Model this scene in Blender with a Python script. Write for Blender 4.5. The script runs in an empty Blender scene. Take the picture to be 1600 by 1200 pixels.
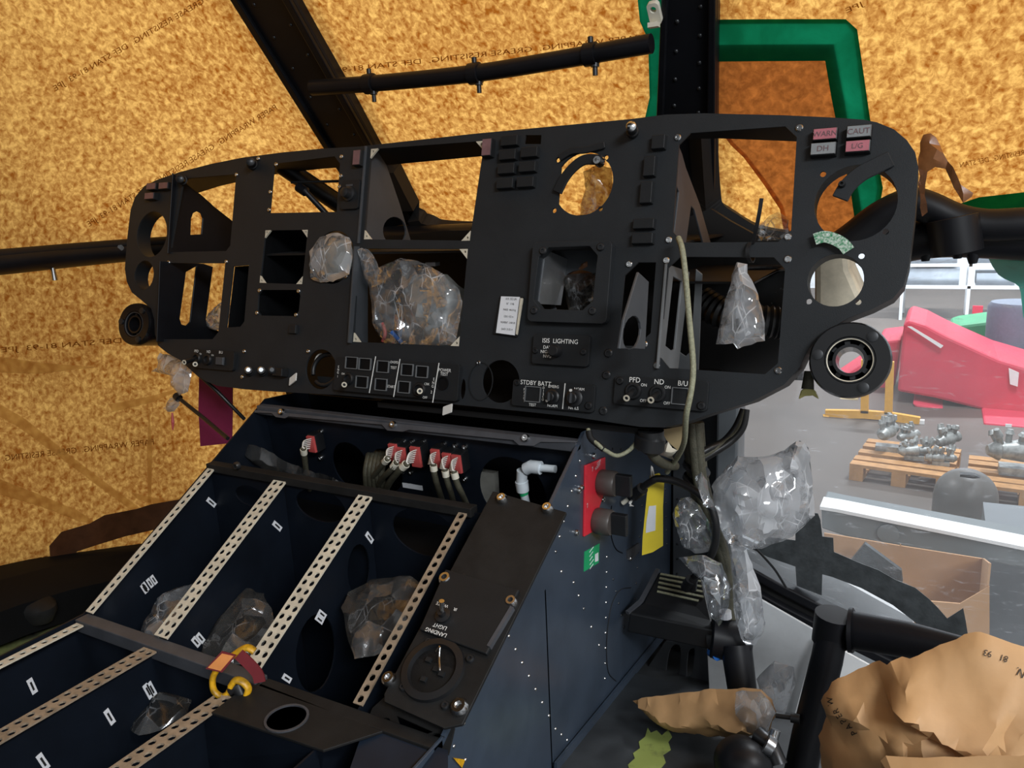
import bpy, bmesh, math, random
from mathutils import Vector as V, Matrix, noise
from mathutils.geometry import delaunay_2d_cdt, tessellate_polygon
from mathutils.bvhtree import BVHTree

random.seed(7)
S = bpy.context.scene
COL = S.collection
PI = math.pi

# ------------------------------------------------------------------ camera
FPX = 1200.0                                    # focal length in pixels of the 1600 px wide frame
def nrm(v): return V(v).normalized()
H = nrm((2200, 170, -1200))                     # cockpit axes seen from the camera (x right, y down, z ahead)
F = V((655, -303, 1200)); F = (F - H * F.dot(H) / H.dot(H)).normalized()
U = H.cross(F).normalized()
def c2w(c): return V((H.dot(c), F.dot(c), U.dot(c)))
def ray(px, py): return c2w(V(((px - 800) / FPX, (py - 600) / FPX, 1.0)))
cam = bpy.data.cameras.new('camera'); cam.sensor_width = 36.0; cam.lens = 36.0 * FPX / 1600.0
cam.clip_start = 0.02; cam.clip_end = 200
co = bpy.data.objects.new('camera', cam); COL.objects.link(co)
r_, u_, b_ = c2w(V((1, 0, 0))), c2w(V((0, -1, 0))), c2w(V((0, 0, -1)))
co.matrix_world = Matrix(((r_.x, u_.x, b_.x, 0), (r_.y, u_.y, b_.y, 0), (r_.z, u_.z, b_.z, 0), (0, 0, 0, 1)))
S.camera = co

class Pl:
    """a real flat surface of the cockpit: origin, two axes, normal"""
    def __init__(s, o, ex, ey):
        s.o = V(o); s.x = nrm(ex); s.y = nrm(ey); s.n = s.x.cross(s.y).normalized()
    def hit(s, px, py, c=0.0):
        r = ray(px, py); return r * ((s.o + s.n * c).dot(s.n) / r.dot(s.n))
    def uv(s, px, py, c=0.0):
        d = s.hit(px, py, c) - s.o; return (d.dot(s.x), d.dot(s.y))
    def at(s, a, b, c=0.0): return s.o + s.x * a + s.y * b + s.n * c
    def off(s, c): return Pl(s.o + s.n * c, s.x, s.y)
def AY(px, py, y): r = ray(px, py); return r * (y / r.y)
def AX(px, py, x): r = ray(px, py); return r * (x / r.x)
def AZ(px, py, z): r = ray(px, py); return r * (z / r.z)
def PY(y): return Pl((0, y, 0), (1, 0, 0), (0, 0, 1))       # upright plane across the cockpit, facing the camera
def PX_(x): return Pl((x, 0, 0), (0, -1, 0), (0, 0, 1))     # upright plane along the cockpit: normal is -x
def PXr(x): return Pl((x, 0, 0), (0, 1, 0), (0, 0, 1))      # the same with normal +x
def PZ(z): return Pl((0, 0, z), (1, 0, 0), (0, 1, 0))

# ------------------------------------------------------------------ materials
def lin(c):
    if isinstance(c, str):
        c = tuple(int(c[i:i + 2], 16) for i in (0, 2, 4))
    return tuple(((v / 255) / 12.92 if v / 255 <= .04045 else ((v / 255 + .055) / 1.055) ** 2.4) for v in c) + (1.0,)
MATS = {}
def nodes(name):
    m = bpy.data.materials.new(name); m.use_nodes = True
    nt = m.node_tree; nt.nodes.clear()
    out = nt.nodes.new('ShaderNodeOutputMaterial')
    return m, nt, out
def N(nt, t, **k):
    n = nt.nodes.new(t)
    for a, v in k.items():
        if a in n.inputs: n.inputs[a].default_value = v
        else: setattr(n, a, v)
    return n
def mat(name, col, rough=.5, metal=0., var=.25, scale=30., bump=.0, bscale=200., spec=.5, col2=None, thr=.5):
    """painted, plastic or metal surface with mottled wear"""
    m, nt, out = nodes(name)
    b = N(nt, 'ShaderNodeBsdfPrincipled', Roughness=rough, Metallic=metal)
    b.inputs['Specular IOR Level'].default_value = spec
    tc = N(nt, 'ShaderNodeTexCoord')
    nz = N(nt, 'ShaderNodeTexNoise', Scale=scale, Detail=6.0, Roughness=.65)
    nt.links.new(tc.outputs['Object'], nz.inputs['Vector'])
    cr = N(nt, 'ShaderNodeValToRGB')
    c = lin(col); c2 = lin(col2) if col2 else tuple(min(1, x * (1 + var)) for x in c[:3]) + (1,)
    c1 = c if col2 else tuple(x * (1 - var) for x in c[:3]) + (1,)
    cr.color_ramp.elements[0].color = c1; cr.color_ramp.elements[1].color = c2
    cr.color_ramp.elements[0].position = thr - .18; cr.color_ramp.elements[1].position = thr + .18
    nt.links.new(nz.outputs['Fac'], cr.inputs['Fac']); nt.links.new(cr.outputs['Color'], b.inputs['Base Color'])
    if bump:
        n2 = N(nt, 'ShaderNodeTexNoise', Scale=bscale, Detail=4.0)
        nt.links.new(tc.outputs['Object'], n2.inputs['Vector'])
        bp = N(nt, 'ShaderNodeBump', Strength=bump, Distance=.002)
        nt.links.new(n2.outputs['Fac'], bp.inputs['Height']); nt.links.new(bp.outputs['Normal'], b.inputs['Normal'])
    nt.links.new(b.outputs['BSDF'], out.inputs['Surface'])
    return m
def paper_mat(name, hi, lo, scale=55., diff='8a6a45', front=.35):
    """thin wrapping paper: light comes through it, fibres make it mottled"""
    m, nt, out = nodes(name)
    tc = N(nt, 'ShaderNodeTexCoord')
    nz = N(nt, 'ShaderNodeTexNoise', Scale=scale, Detail=5.0, Roughness=.62, Distortion=.4)
    n3 = N(nt, 'ShaderNodeTexNoise', Scale=5.0, Detail=3.0)
    mp = N(nt, 'ShaderNodeMapping'); mp.inputs['Scale'].default_value = (1, 1, .85)
    nt.links.new(tc.outputs['Object'], n3.inputs['Vector'])
    nt.links.new(tc.outputs['Object'], mp.inputs['Vector'])
    nt.links.new(mp.outputs['Vector'], nz.inputs['Vector'])
    ad = N(nt, 'ShaderNodeMath', operation='MULTIPLY_ADD'); ad.inputs[1].default_value = .22; 
    nt.links.new(n3.outputs['Fac'], ad.inputs[0]); nt.links.new(nz.outputs['Fac'], ad.inputs[2])
    cr = N(nt, 'ShaderNodeValToRGB')
    e = cr.color_ramp.elements
    e[0].position = .44; e[0].color = lin(lo); e[1].position = .80; e[1].color = lin(hi); k_ = e.new(.60); k_.color = tuple(a * .62 + b * .38 for a, b in zip(lin(lo), lin(hi)))
    nt.links.new(ad.outputs[0], cr.inputs['Fac'])
    tr = N(nt, 'ShaderNodeBsdfTranslucent'); nt.links.new(cr.outputs['Color'], tr.inputs['Color'])
    df = N(nt, 'ShaderNodeBsdfDiffuse', Color=lin(diff))
    mx = N(nt, 'ShaderNodeMixShader'); mx.inputs[0].default_value = front
    bp = N(nt, 'ShaderNodeBump', Strength=.25, Distance=.003)
    nt.links.new(nz.outputs['Fac'], bp.inputs['Height']); nt.links.new(bp.outputs['Normal'], df.inputs['Normal'])
    nt.links.new(tr.outputs[0], mx.inputs[1]); nt.links.new(df.outputs[0], mx.inputs[2])
    nt.links.new(mx.outputs[0], out.inputs['Surface'])
    return m
def plastic_mat(name, tint='f6f8fa', haze=.06, gloss=.45, rough=.09, cs=34., cw=.6):
    """clear polythene film: see-through, in crumpled facets, whitened along its creases, with its fold highlights painted in"""
    m, nt, out = nodes(name)
    L = nt.links.new
    tc = N(nt, 'ShaderNodeTexCoord')
    mp = N(nt, 'ShaderNodeMapping'); mp.inputs['Scale'].default_value = (1., 1., .55); mp.inputs['Rotation'].default_value = (.4, .5, .3)
    L(tc.outputs['Object'], mp.inputs['Vector'])
    dn = N(nt, 'ShaderNodeTexNoise', Scale=cs * .5, Detail=2.); L(mp.outputs[0], dn.inputs['Vector'])
    ds = N(nt, 'ShaderNodeVectorMath', operation='MULTIPLY_ADD'); ds.inputs[1].default_value = (.007, .007, .007)
    L(dn.outputs['Color'], ds.inputs[0]); L(mp.outputs[0], ds.inputs[2])
    cell = N(nt, 'ShaderNodeTexVoronoi', Scale=cs); edge = N(nt, 'ShaderNodeTexVoronoi', Scale=cs); edge.feature = 'DISTANCE_TO_EDGE'
    for q in (cell, edge): L(ds.outputs[0], q.inputs['Vector'])
    n2 = N(nt, 'ShaderNodeTexNoise', Scale=cs * .8, Detail=2.0); L(mp.outputs[0], n2.inputs['Vector'])
    mq = N(nt, 'ShaderNodeMapping'); mq.inputs['Scale'].default_value = (2.2, 1.3, .8); mq.inputs['Rotation'].default_value = (1.1, .2, .9); L(tc.outputs['Object'], mq.inputs['Vector'])
    e2 = N(nt, 'ShaderNodeTexVoronoi', Scale=cs * .8); e2.feature = 'DISTANCE_TO_EDGE'; L(mq.outputs[0], e2.inputs['Vector'])
    emn = N(nt, 'ShaderNodeMath', operation='MINIMUM'); L(edge.outputs['Distance'], emn.inputs[0]); L(e2.outputs['Distance'], emn.inputs[1])
    ln = N(nt, 'ShaderNodeMapRange'); ln.inputs['From Min'].default_value = .035; ln.inputs['From Max'].default_value = .0; L(emn.outputs[0], ln.inputs['Value'])
    m3 = N(nt, 'ShaderNodeMapRange'); m3.inputs['From Min'].default_value = .50; m3.inputs['From Max'].default_value = .70; m3.inputs['To Max'].default_value = cw; L(n2.outputs['Fac'], m3.inputs['Value'])
    mu = N(nt, 'ShaderNodeMath', operation='MULTIPLY'); L(ln.outputs[0], mu.inputs[0]); L(m3.outputs[0], mu.inputs[1])  # white crease lines: stress whitening, and highlights put into the colour
    sp = N(nt, 'ShaderNodeSeparateColor'); L(cell.outputs['Color'], sp.inputs[0])
    hz = N(nt, 'ShaderNodeMath', operation='MULTIPLY_ADD'); hz.inputs[1].default_value = haze * 1.6; hz.inputs[2].default_value = haze * .3; L(sp.outputs[0], hz.inputs[0])
    fa = N(nt, 'ShaderNodeMath', operation='ADD', use_clamp=True); L(mu.outputs[0], fa.inputs[0]); L(hz.outputs[0], fa.inputs[1])
    ge = N(nt, 'ShaderNodeNewGeometry')
    v1 = N(nt, 'ShaderNodeVectorMath', operation='SUBTRACT'); v1.inputs[1].default_value = (.5, .5, .5); L(cell.outputs['Color'], v1.inputs[0])
    v2 = N(nt, 'ShaderNodeVectorMath', operation='MULTIPLY_ADD'); v2.inputs[1].default_value = (.9, .9, .9); L(v1.outputs[0], v2.inputs[0]); L(ge.outputs['Normal'], v2.inputs[2])
    v3 = N(nt, 'ShaderNodeVectorMath', operation='NORMALIZE'); L(v2.outputs[0], v3.inputs[0])
    bp = N(nt, 'ShaderNodeBump', Strength=.5, Distance=.006); L(n2.outputs['Fac'], bp.inputs['Height']); L(v3.outputs[0], bp.inputs['Normal'])
    t = N(nt, 'ShaderNodeBsdfTransparent', Color=lin(tint))
    d = N(nt, 'ShaderNodeBsdfDiffuse', Color=(.85, .87, .9, 1)); tl = N(nt, 'ShaderNodeBsdfTranslucent', Color=(.8, .82, .85, 1))
    dm = N(nt, 'ShaderNodeMixShader'); dm.inputs[0].default_value = .4
    L(d.outputs[0], dm.inputs[1]); L(tl.outputs[0], dm.inputs[2])
    m1 = N(nt, 'ShaderNodeMixShader'); L(fa.outputs[0], m1.inputs[0]); L(t.outputs[0], m1.inputs[1]); L(dm.outputs[0], m1.inputs[2])
    g = N(nt, 'ShaderNodeBsdfGlossy', Roughness=rough, Color=(1, 1, 1, 1))
    lw = N(nt, 'ShaderNodeLayerWeight', Blend=.3)
    for q in (g, lw): L(bp.outputs['Normal'], q.inputs['Normal'])
    ml = N(nt, 'ShaderNodeMath', operation='MULTIPLY_ADD'); ml.inputs[1].default_value = gloss; ml.inputs[2].default_value = .05
    L(lw.outputs['Fresnel'], ml.inputs[0])
    m2 = N(nt, 'ShaderNodeMixShader'); L(ml.outputs[0], m2.inputs[0]); L(m1.outputs[0], m2.inputs[1]); L(g.outputs[0], m2.inputs[2])
    L(m2.outputs[0], out.inputs['Surface'])
    return m

M = {
 'panel': mat('matt_black_panel_paint', '212427', .55, var=.12, scale=18, bump=.12, bscale=900, spec=.35),
 'panel2': mat('black_module_paint', '1d1f21', .5, var=.12, scale=25, bump=.1, bscale=900, spec=.3),
 'black': mat('black_plastic', '17181a', .45, var=.2),
 'gloss': mat('glossy_black_plastic', '141416', .22, var=.1),
 'navydk': mat('deep_navy_paint', '18212d', .45, var=.2, spec=.3),
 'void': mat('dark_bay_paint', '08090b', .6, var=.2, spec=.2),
 'frame': mat('black_frame_paint', '131418', .42, var=.3, scale=12, spec=.28),
 'navy': mat('dark_blue_grey_paint', '37414e', .3, var=.22, scale=9, bump=.04, bscale=60, spec=.55),
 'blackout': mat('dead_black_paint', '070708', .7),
 'navyshade': mat('shaded_blue_bay_paint', '0d131c', .5, var=.25, scale=14, spec=.25),  # console paint again, with the shade of the bays put into its colour
 'bar': mat('dark_grey_bar_paint', '44464b', .45, var=.2, scale=30),
 'brownblk': mat('brown_black_plate_paint', '1f1f1f', .55, var=.3, scale=22, bump=.1, bscale=500, spec=.22),
 'web': mat('grey_web_paint', '3f4246', .5, var=.15, scale=10),
 'weblight': mat('light_grey_web_paint', '65686a', .5, var=.15, scale=10),
 'cream': mat('cream_rail_paint', 'c9c1ae', .5, var=.18, scale=60, bump=.05),
 'brownrail': mat('worn_brown_rail_paint', '8f7f6c', .5, var=.3, scale=60),
 'alu': mat('bare_aluminium', 'b9bcc0', .3, .9, var=.1, scale=40),
 'steel': mat('screw_steel', 'c8c8c8', .22, 1.0, var=.1),
 'darksteel': mat('dark_screw', '3a3b3d', .35, .6, var=.2),
 'white': mat('white_lettering', 'e8e8e4', .6, var=.04),
 'label': mat('white_label', 'dcdee2', .6, var=.06),
 'ink': mat('black_ink', '1a1a1a', .7, var=.05),
 'pink': mat('red_caption_lens', 'b06a74', .4, var=.12, scale=80),
 'pinkdim': mat('dull_red_caption_lens', '77585a', .4, var=.15, scale=80),
 'greycap': mat('grey_caption_lens', '85898b', .4, var=.1, scale=80),
 'capink': mat('caption_ink', '6b5256', .6, var=.05),
 'red': mat('red_label', 'd02c3a', .45, var=.08),
 'redtag': mat('red_connector', 'b54a48', .5, var=.15),
 'green': mat('green_label', '1c9c62', .5, var=.06),
 'yellow': mat('yellow_tag_plastic', 'e3cb38', .45, var=.08, scale=12),
 'knob': mat('grey_brown_knob', '4b4541', .4, var=.12),
 'wire': mat('white_wire', 'd8d6d0', .5, var=.05),
 'olive': mat('olive_sleeve', '4d4b3d', .6, var=.3, scale=120, bump=.5, bscale=600),
 'oliv2': mat('light_olive_braid', '8a8a72', .6, var=.3, scale=300, bump=.5, bscale=900),
 'rubber': mat('black_rubber', '1a1a1b', .4, var=.2),
 'kraft': mat('kraft_paper', 'ba9265', .62, var=.1, scale=10, bump=.12, bscale=90),
 'browntape': mat('dark_brown_tape', '472b1a', .35, var=.3, scale=30, bump=.3, bscale=60),
 'brownpl': mat('brown_tape', '84542f', .35, var=.3, scale=30, bump=.3, bscale=60),
 'primer': mat('worn_floor_paint', '3a3832', .5, col2='aab468', scale=9, thr=.60, bump=.05),
 'floorblk': mat('cockpit_floor_paint', '303336', .45, var=.4, scale=9, bump=.05),
 'maroon': mat('maroon_cloth', '86204f', .8, var=.08, scale=200),
 'yel2': mat('yellow_clamp_paint', '2a2416', .4, col2='dca61c', scale=70, thr=.40),
 'orangelbl': mat('orange_label', 'd98a4a', .5, var=.1, scale=70),
 'darkred': mat('dark_red_strap', '6d1b22', .6, var=.15),
 'blue': mat('blue_wire', '2f6fc4', .4, var=.05),
 'tubewht': mat('translucent_white_pipe', 'd5dde2', .3, var=.05),
 'pcb': mat('green_circuit_board', '1f7f50', .4, col2='eef0ea', scale=420, thr=.56),
 'beige': mat('beige_padding', 'c2b9a4', .65, var=.3, scale=16, bump=.15, bscale=30),
 'palewing': mat('pale_yellow_plastic', 'c5bd76', .45, var=.1),
 'greyeq': mat('grey_equipment', '8e8d86', .4, .2, var=.2, scale=30),
 'foil': mat('white_lining_sheet', 'c9ccce', .3, var=.18, scale=5),
 'film': mat('torn_black_film', '3f4345', .35, var=.35, scale=40, bump=.5, bscale=60),
 'cotton': mat('off_white_cloth', 'd5d0bf', .8, var=.1, scale=60),
 'buff': mat('buff_card', 'b3a079', .7, var=.1, scale=30),
 # hangar
 'concrete': mat('hangar_concrete', '5b534d', .6, var=.16, scale=.9, bump=.03, bscale=20),
 'hwall': mat('hangar_wall', 'dfe6ec', .7, var=.06, scale=.4),
 'rack': mat('rack_paint', 'e6eef4', .5, var=.05),
 'rackbox': mat('rack_load', 'a9b4bf', .6, var=.25, scale=2.0),
 'redtarp': mat('red_tarpaulin', 'd23c54', .6, var=.12, scale=2.0),
 'greentarp': mat('green_cover', '3f8f66', .6, var=.12, scale=2.),
 'yeltr': mat('yellow_trestle_paint', 'e0a63a', .5, var=.1),
 'wood': mat('pallet_wood', 'b98a58', .7, var=.2, scale=12),
 'engine': mat('bare_engine_metal', '989b99', .45, .35, var=.4, scale=22),
 'dome': mat('grey_dome_paint', '62605d', .4, var=.1, scale=6),
 'beamg': mat('grey_beam_paint', '6f7678', .45, var=.1, scale=6),
 'beamw': mat('white_beam_top', 'f0f1f1', .5, var=.04),
 'card': mat('cardboard', 'b98f68', .75, var=.1, scale=5),
 'drum': mat('blue_grey_drum', '6d7688', .5, var=.1),
 'bluecr': mat('blue_crate', '3d62a0', .5, var=.1),
 'hull': mat('hull_grey', '6a6f73', .4, var=.15, scale=4),
 # films and papers
 'paper': paper_mat('brown_wrapping_paper', 'f8c068', '9a5412', 105., front=.2),
 'fold': paper_mat('folded_paper_layers', 'f6efe4', 'e2d6c2', 70., front=.06),
 'paperdark': paper_mat('doubled_wrapping_paper', 'b0652a', '7a4016', 90., front=.25),
 'tapegreen': paper_mat('green_masking_tape', '128058', '0a5a38', 14., diff='0f5a3a', front=.4),
 'papink': paper_mat('paper_print', 'a8792c', '8a5f1e', 40., diff='5a4420', front=.3),
 'tealtape': mat('teal_tape', '1f9a86', .5, var=.15, scale=20),
 'bag': plastic_mat('clear_polythene', haze=.09, cw=.85, gloss=.6, rough=.07),
 'bagw': plastic_mat('milky_polythene', haze=.34, cw=.95, gloss=.65, rough=.07),
 'bagd': plastic_mat('dusty_polythene', 'cfcac0', haze=.06, cw=.3, gloss=.3, rough=.16),
}

# ------------------------------------------------------------------ mesh building
def rot_frame(d):
    d = d.normalized(); up = V((0, 0, 1)) if abs(d.z) < .95 else V((1, 0, 0))
    a = d.cross(up).normalized(); return a, d.cross(a).normalized()
class MB:
    def __init__(s): s.v = []; s.f = []; s.m = []; s.cur = 0
    def add(s, vs, fs):
        k = len(s.v); s.v += [V(p) for p in vs]
        for q in fs: s.f.append(tuple(k + i for i in q)); s.m.append(s.cur)
        return s
    def mi(s, i): s.cur = i; return s
    def hexa(s, a, b):          # a, b: two loops of four corners
        return s.loops([a, b])
    def loops(s, ls, cap=True, close=True):
        n = len(ls[0]); vs = [p for l in ls for p in l]; fs = []
        for i in range(len(ls) - 1):
            for j in range(n if close else n - 1):
                a, b = i * n + j, i * n + (j + 1) % n
                fs.append((a, b, b + n, a + n))
        if cap and close:
            fs.append(tuple(range(n - 1, -1, -1))); fs.append(tuple(range((len(ls) - 1) * n, len(ls) * n)))
        return s.add(vs, fs)
    def pbox(s, P, a0, b0, a1, b1, c0, c1, taper=0.0):
        t = taper
        lo = [P.at(a0, b0, c0), P.at(a1, b0, c0), P.at(a1, b1, c0), P.at(a0, b1, c0)]
        hi = [P.at(a0 + t, b0 + t, c1), P.at(a1 - t, b0 + t, c1), P.at(a1 - t, b1 - t, c1), P.at(a0 + t, b1 - t, c1)]
        return s.loops([lo, hi])
    def box(s, x0, y0, z0, x1, y1, z1):
        return s.pbox(PZ(0), x0, y0, x1, y1, z0, z1)
    def plate(s, P, outline, holes=(), c0=0.0, c1=.003):
        """flat plate with cut-outs, on a surface, given thickness"""
        polys = [list(outline)] + [list(h) for h in holes]
        flat = [p for q in polys for p in q]
        tris = tessellate_polygon([[V((p[0], p[1], 0)) for p in q] for q in polys])
        n = len(flat)
        vs = [P.at(a, b, c1) for a, b in flat] + [P.at(a, b, c0) for a, b in flat]
        fs = []
        for t in tris:
            A, B, Cc = (V(flat[i]) for i in t)
            if (B - A).cross(Cc - A) < 0: t = (t[0], t[2], t[1])
            fs.append(tuple(t)); fs.append((t[0] + n, t[2] + n, t[1] + n))
        k = 0
        for qi, q in enumerate(polys):
            ar = sum(q[i][0] * q[(i + 1) % len(q)][1] - q[(i + 1) % len(q)][0] * q[i][1] for i in range(len(q)))
            ccw = ar > 0
            for i in range(len(q)):
                a, b = k + i, k + (i + 1) % len(q)
                if (qi == 0) == ccw: fs.append((a, a + n, b + n, b))
                else: fs.append((b, b + n, a + n, a))
            k += len(q)
        return s.add(vs, fs)
    def lathe(s, P, a, b, prof, seg=24, ph=0.0):
        """profile [(radius, height)] turned about the normal of P"""
        ls = [[P.at(a + r * math.cos(ph + 2 * PI * j / seg), b + r * math.sin(ph + 2 * PI * j / seg), c) for j in range(seg)] for r, c in prof]
        return s.loops(ls)
    def tube(s, pts, r, seg=10, cap=True, flat=1.0):
        pts = [V(p) for p in pts]; rs = r if isinstance(r, (list, tuple)) else [r] * len(pts)
        ls = []; a = None
        for i, p in enumerate(pts):
            d = (pts[min(i + 1, len(pts) - 1)] - pts[max(i - 1, 0)])
            if d.length < 1e-9: d = V((0, 0, 1))
            d.normalize()
            if a is None: a, b = rot_frame(d)
            else:
                a = (a - d * a.dot(d)); a = a.normalized() if a.length > 1e-6 else rot_frame(d)[0]
                b = d.cross(a).normalized()
            ls.append([p + (a * math.cos(2 * PI * j / seg) + b * math.sin(2 * PI * j / seg) * flat) * rs[i] for j in range(seg)])
        return s.loops(ls, cap)
    def strip(s, pts, wdir, w, t):
        """bar of rectangular section: pts along, wdir across (width w), t thickness"""
        ls = []
        for i, p in enumerate(pts):
            d = (V(pts[min(i + 1, len(pts) - 1)]) - V(pts[max(i - 1, 0)])).normalized()
            x = (V(wdir) - d * V(wdir).dot(d)).normalized(); y = d.cross(x).normalized()
            ww = w[i] if isinstance(w, (list, tuple)) else w
            ls.append([V(p) + x * ww / 2 * i_ + y * t / 2 * j_ for i_, j_ in ((-1, -1), (1, -1), (1, 1), (-1, 1))])
        return s.loops(ls)
    def build(s, name, m, parent=None, smooth=None, bevel=0., bseg=2, loc=None):
        return mk(name, s.v, s.f, m, parent, smooth, bevel, bseg, s.m, loc)

ROOT = {}
def mk(name, vs, fs, m, parent=None, smooth=None, bevel=0., bseg=2, mi=None, loc=None):
    if parent is not None: o0 = ROOT[parent.name]
    elif loc is not None: o0 = V(loc)
    else:
        xs = [p.x for p in vs]; ys = [p.y for p in vs]; zs = [p.z for p in vs]
        o0 = V(((min(xs) + max(xs)) / 2, (min(ys) + max(ys)) / 2, min(zs)))
    me = bpy.data.meshes.new(name)
    me.from_pydata([tuple(V(p) - o0) for p in vs], [], fs)
    ms = m if isinstance(m, (list, tuple)) else [m]
    for q in ms: me.materials.append(M[q])
    if mi and len(ms) > 1: me.polygons.foreach_set('material_index', mi)
    bm = bmesh.new(); bm.from_mesh(me); bmesh.ops.recalc_face_normals(bm, faces=bm.faces); bm.to_mesh(me); bm.free()
    if smooth:
        me.polygons.foreach_set('use_smooth', [True] * len(me.polygons)); me.set_sharp_from_angle(angle=math.radians(smooth))
    me.update()
    o = bpy.data.objects.new(name, me); COL.objects.link(o)
    if parent is not None: o.parent = parent
    else: o.location = o0
    ROOT[o.name] = o0
    if bevel:
        b = o.modifiers.new('bevel', 'BEVEL'); b.width = bevel; b.segments = bseg; b.limit_method = 'ANGLE'; b.angle_limit = math.radians(40)
    return o
def tag(o, label, cat, group=None, kind=None):
    if label: o['label'] = label
    if cat: o['category'] = cat
    if group: o['group'] = group
    if kind: o['kind'] = kind
    return o
def thing(name, loc, label, cat, group=None):
    o = bpy.data.objects.new(name, None); COL.objects.link(o); o.location = V(loc); o.empty_display_size = .03
    ROOT[o.name] = V(loc); return tag(o, label, cat, group)
def struct(o): o['kind'] = 'structure'; return o

def smooth_path(pts, n=6):
    pts = [V(p) for p in pts]; out = []
    for i in range(len(pts) - 1):
        p0, p1, p2, p3 = pts[max(i - 1, 0)], pts[i], pts[i + 1], pts[min(i + 2, len(pts) - 1)]
        for k in range(n):
            t = k / n
            out.append(.5 * ((2 * p1) + (p2 - p0) * t + (2 * p0 - 5 * p1 + 4 * p2 - p3) * t * t + (3 * p1 - p0 - 3 * p2 + p3) * t ** 3))
    return out + [pts[-1]]
def circ(a, b, r, n=24, ry=None, ph=0.): return [(a + r * math.cos(ph + 2 * PI * i / n), b + (ry or r) * math.sin(ph + 2 * PI * i / n)) for i in range(n)]
def rrect(a0, b0, a1, b1, r, n=4):
    o = []
    for cx, cy, s in ((a1 - r, b1 - r, 0), (a0 + r, b1 - r, 1), (a0 + r, b0 + r, 2), (a1 - r, b0 + r, 3)):
        for i in range(n + 1):
            t = PI / 2 * (s + i / n); o.append((cx + r * math.cos(t), cy + r * math.sin(t)))
    return o
def pp(P, pts, c=0.): return [P.uv(x, y, c) for x, y in pts]
def smooth_poly(pts, n=4):
    out = []; k = len(pts); pts = [V(p) for p in pts]
    for i in range(k):
        p0, p1, p2, p3 = pts[i - 1], pts[i], pts[(i + 1) % k], pts[(i + 2) % k]
        for j in range(n):
            t = j / n
            out.append(tuple(.5 * ((2 * p1) + (p2 - p0) * t + (2 * p0 - 5 * p1 + 4 * p2 - p3) * t * t + (3 * p1 - p0 - 3 * p2 + p3) * t ** 3)))
    return out

_tg = {}
def text_geo(t):
    """flat letters of height about 1 (capitals .72), centred on 0,0"""
    if t in _tg: return _tg[t]
    c = bpy.data.curves.new('lettering', 'FONT'); c.body = t; c.align_x = 'CENTER'; c.resolution_u = 3; c.space_line = .9
    o = bpy.data.objects.new('lettering', c); COL.objects.link(o)
    dg = bpy.context.evaluated_depsgraph_get(); dg.update()
    me = bpy.data.meshes.new_from_object(o.evaluated_get(dg))
    vs = [(v.co.x, v.co.y) for v in me.vertices]; fs = [tuple(p.vertices) for p in me.polygons]
    bpy.data.objects.remove(o); bpy.data.curves.remove(c); bpy.data.meshes.remove(me)
    if vs:
        cy = (min(v[1] for v in vs) + max(v[1] for v in vs)) / 2; cx = (min(v[0] for v in vs) + max(v[0] for v in vs)) / 2
        vs = [(x - cx, y - cy) for x, y in vs]
    _tg[t] = (vs, fs); return _tg[t]
def letters(mb, P, t, a, b, h, c=.0006, rot=0., sx=1.0):
    """write t on surface P: capitals h tall, centred on (a, b)"""
    vs, fs = text_geo(t); k = h / .70; cs, sn = math.cos(rot), math.sin(rot)
    mb.add([P.at(a + (x * sx * cs - y * sn) * k, b + (x * sx * sn + y * cs) * k, c) for x, y in vs], fs)
def letters_px(mb, P, t, px, py, hpx, c=.0006, rot=0., sx=1.0):
    a, b = P.uv(px, py, c); h = abs(P.uv(px, py - hpx / 2, c)[1] - P.uv(px, py + hpx / 2, c)[1])
    letters(mb, P, t, a, b, h, c, rot, sx)
def pxr(P, px, py, w, h, c=0.):
    """rectangle square to surface P whose mid-lines have this size in the photograph"""
    a0 = P.uv(px - w / 2, py, c)[0]; a1 = P.uv(px + w / 2, py, c)[0]
    b0 = P.uv(px, py + h / 2, c)[1]; b1 = P.uv(px, py - h / 2, c)[1]
    return a0, b0, a1, b1

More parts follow.
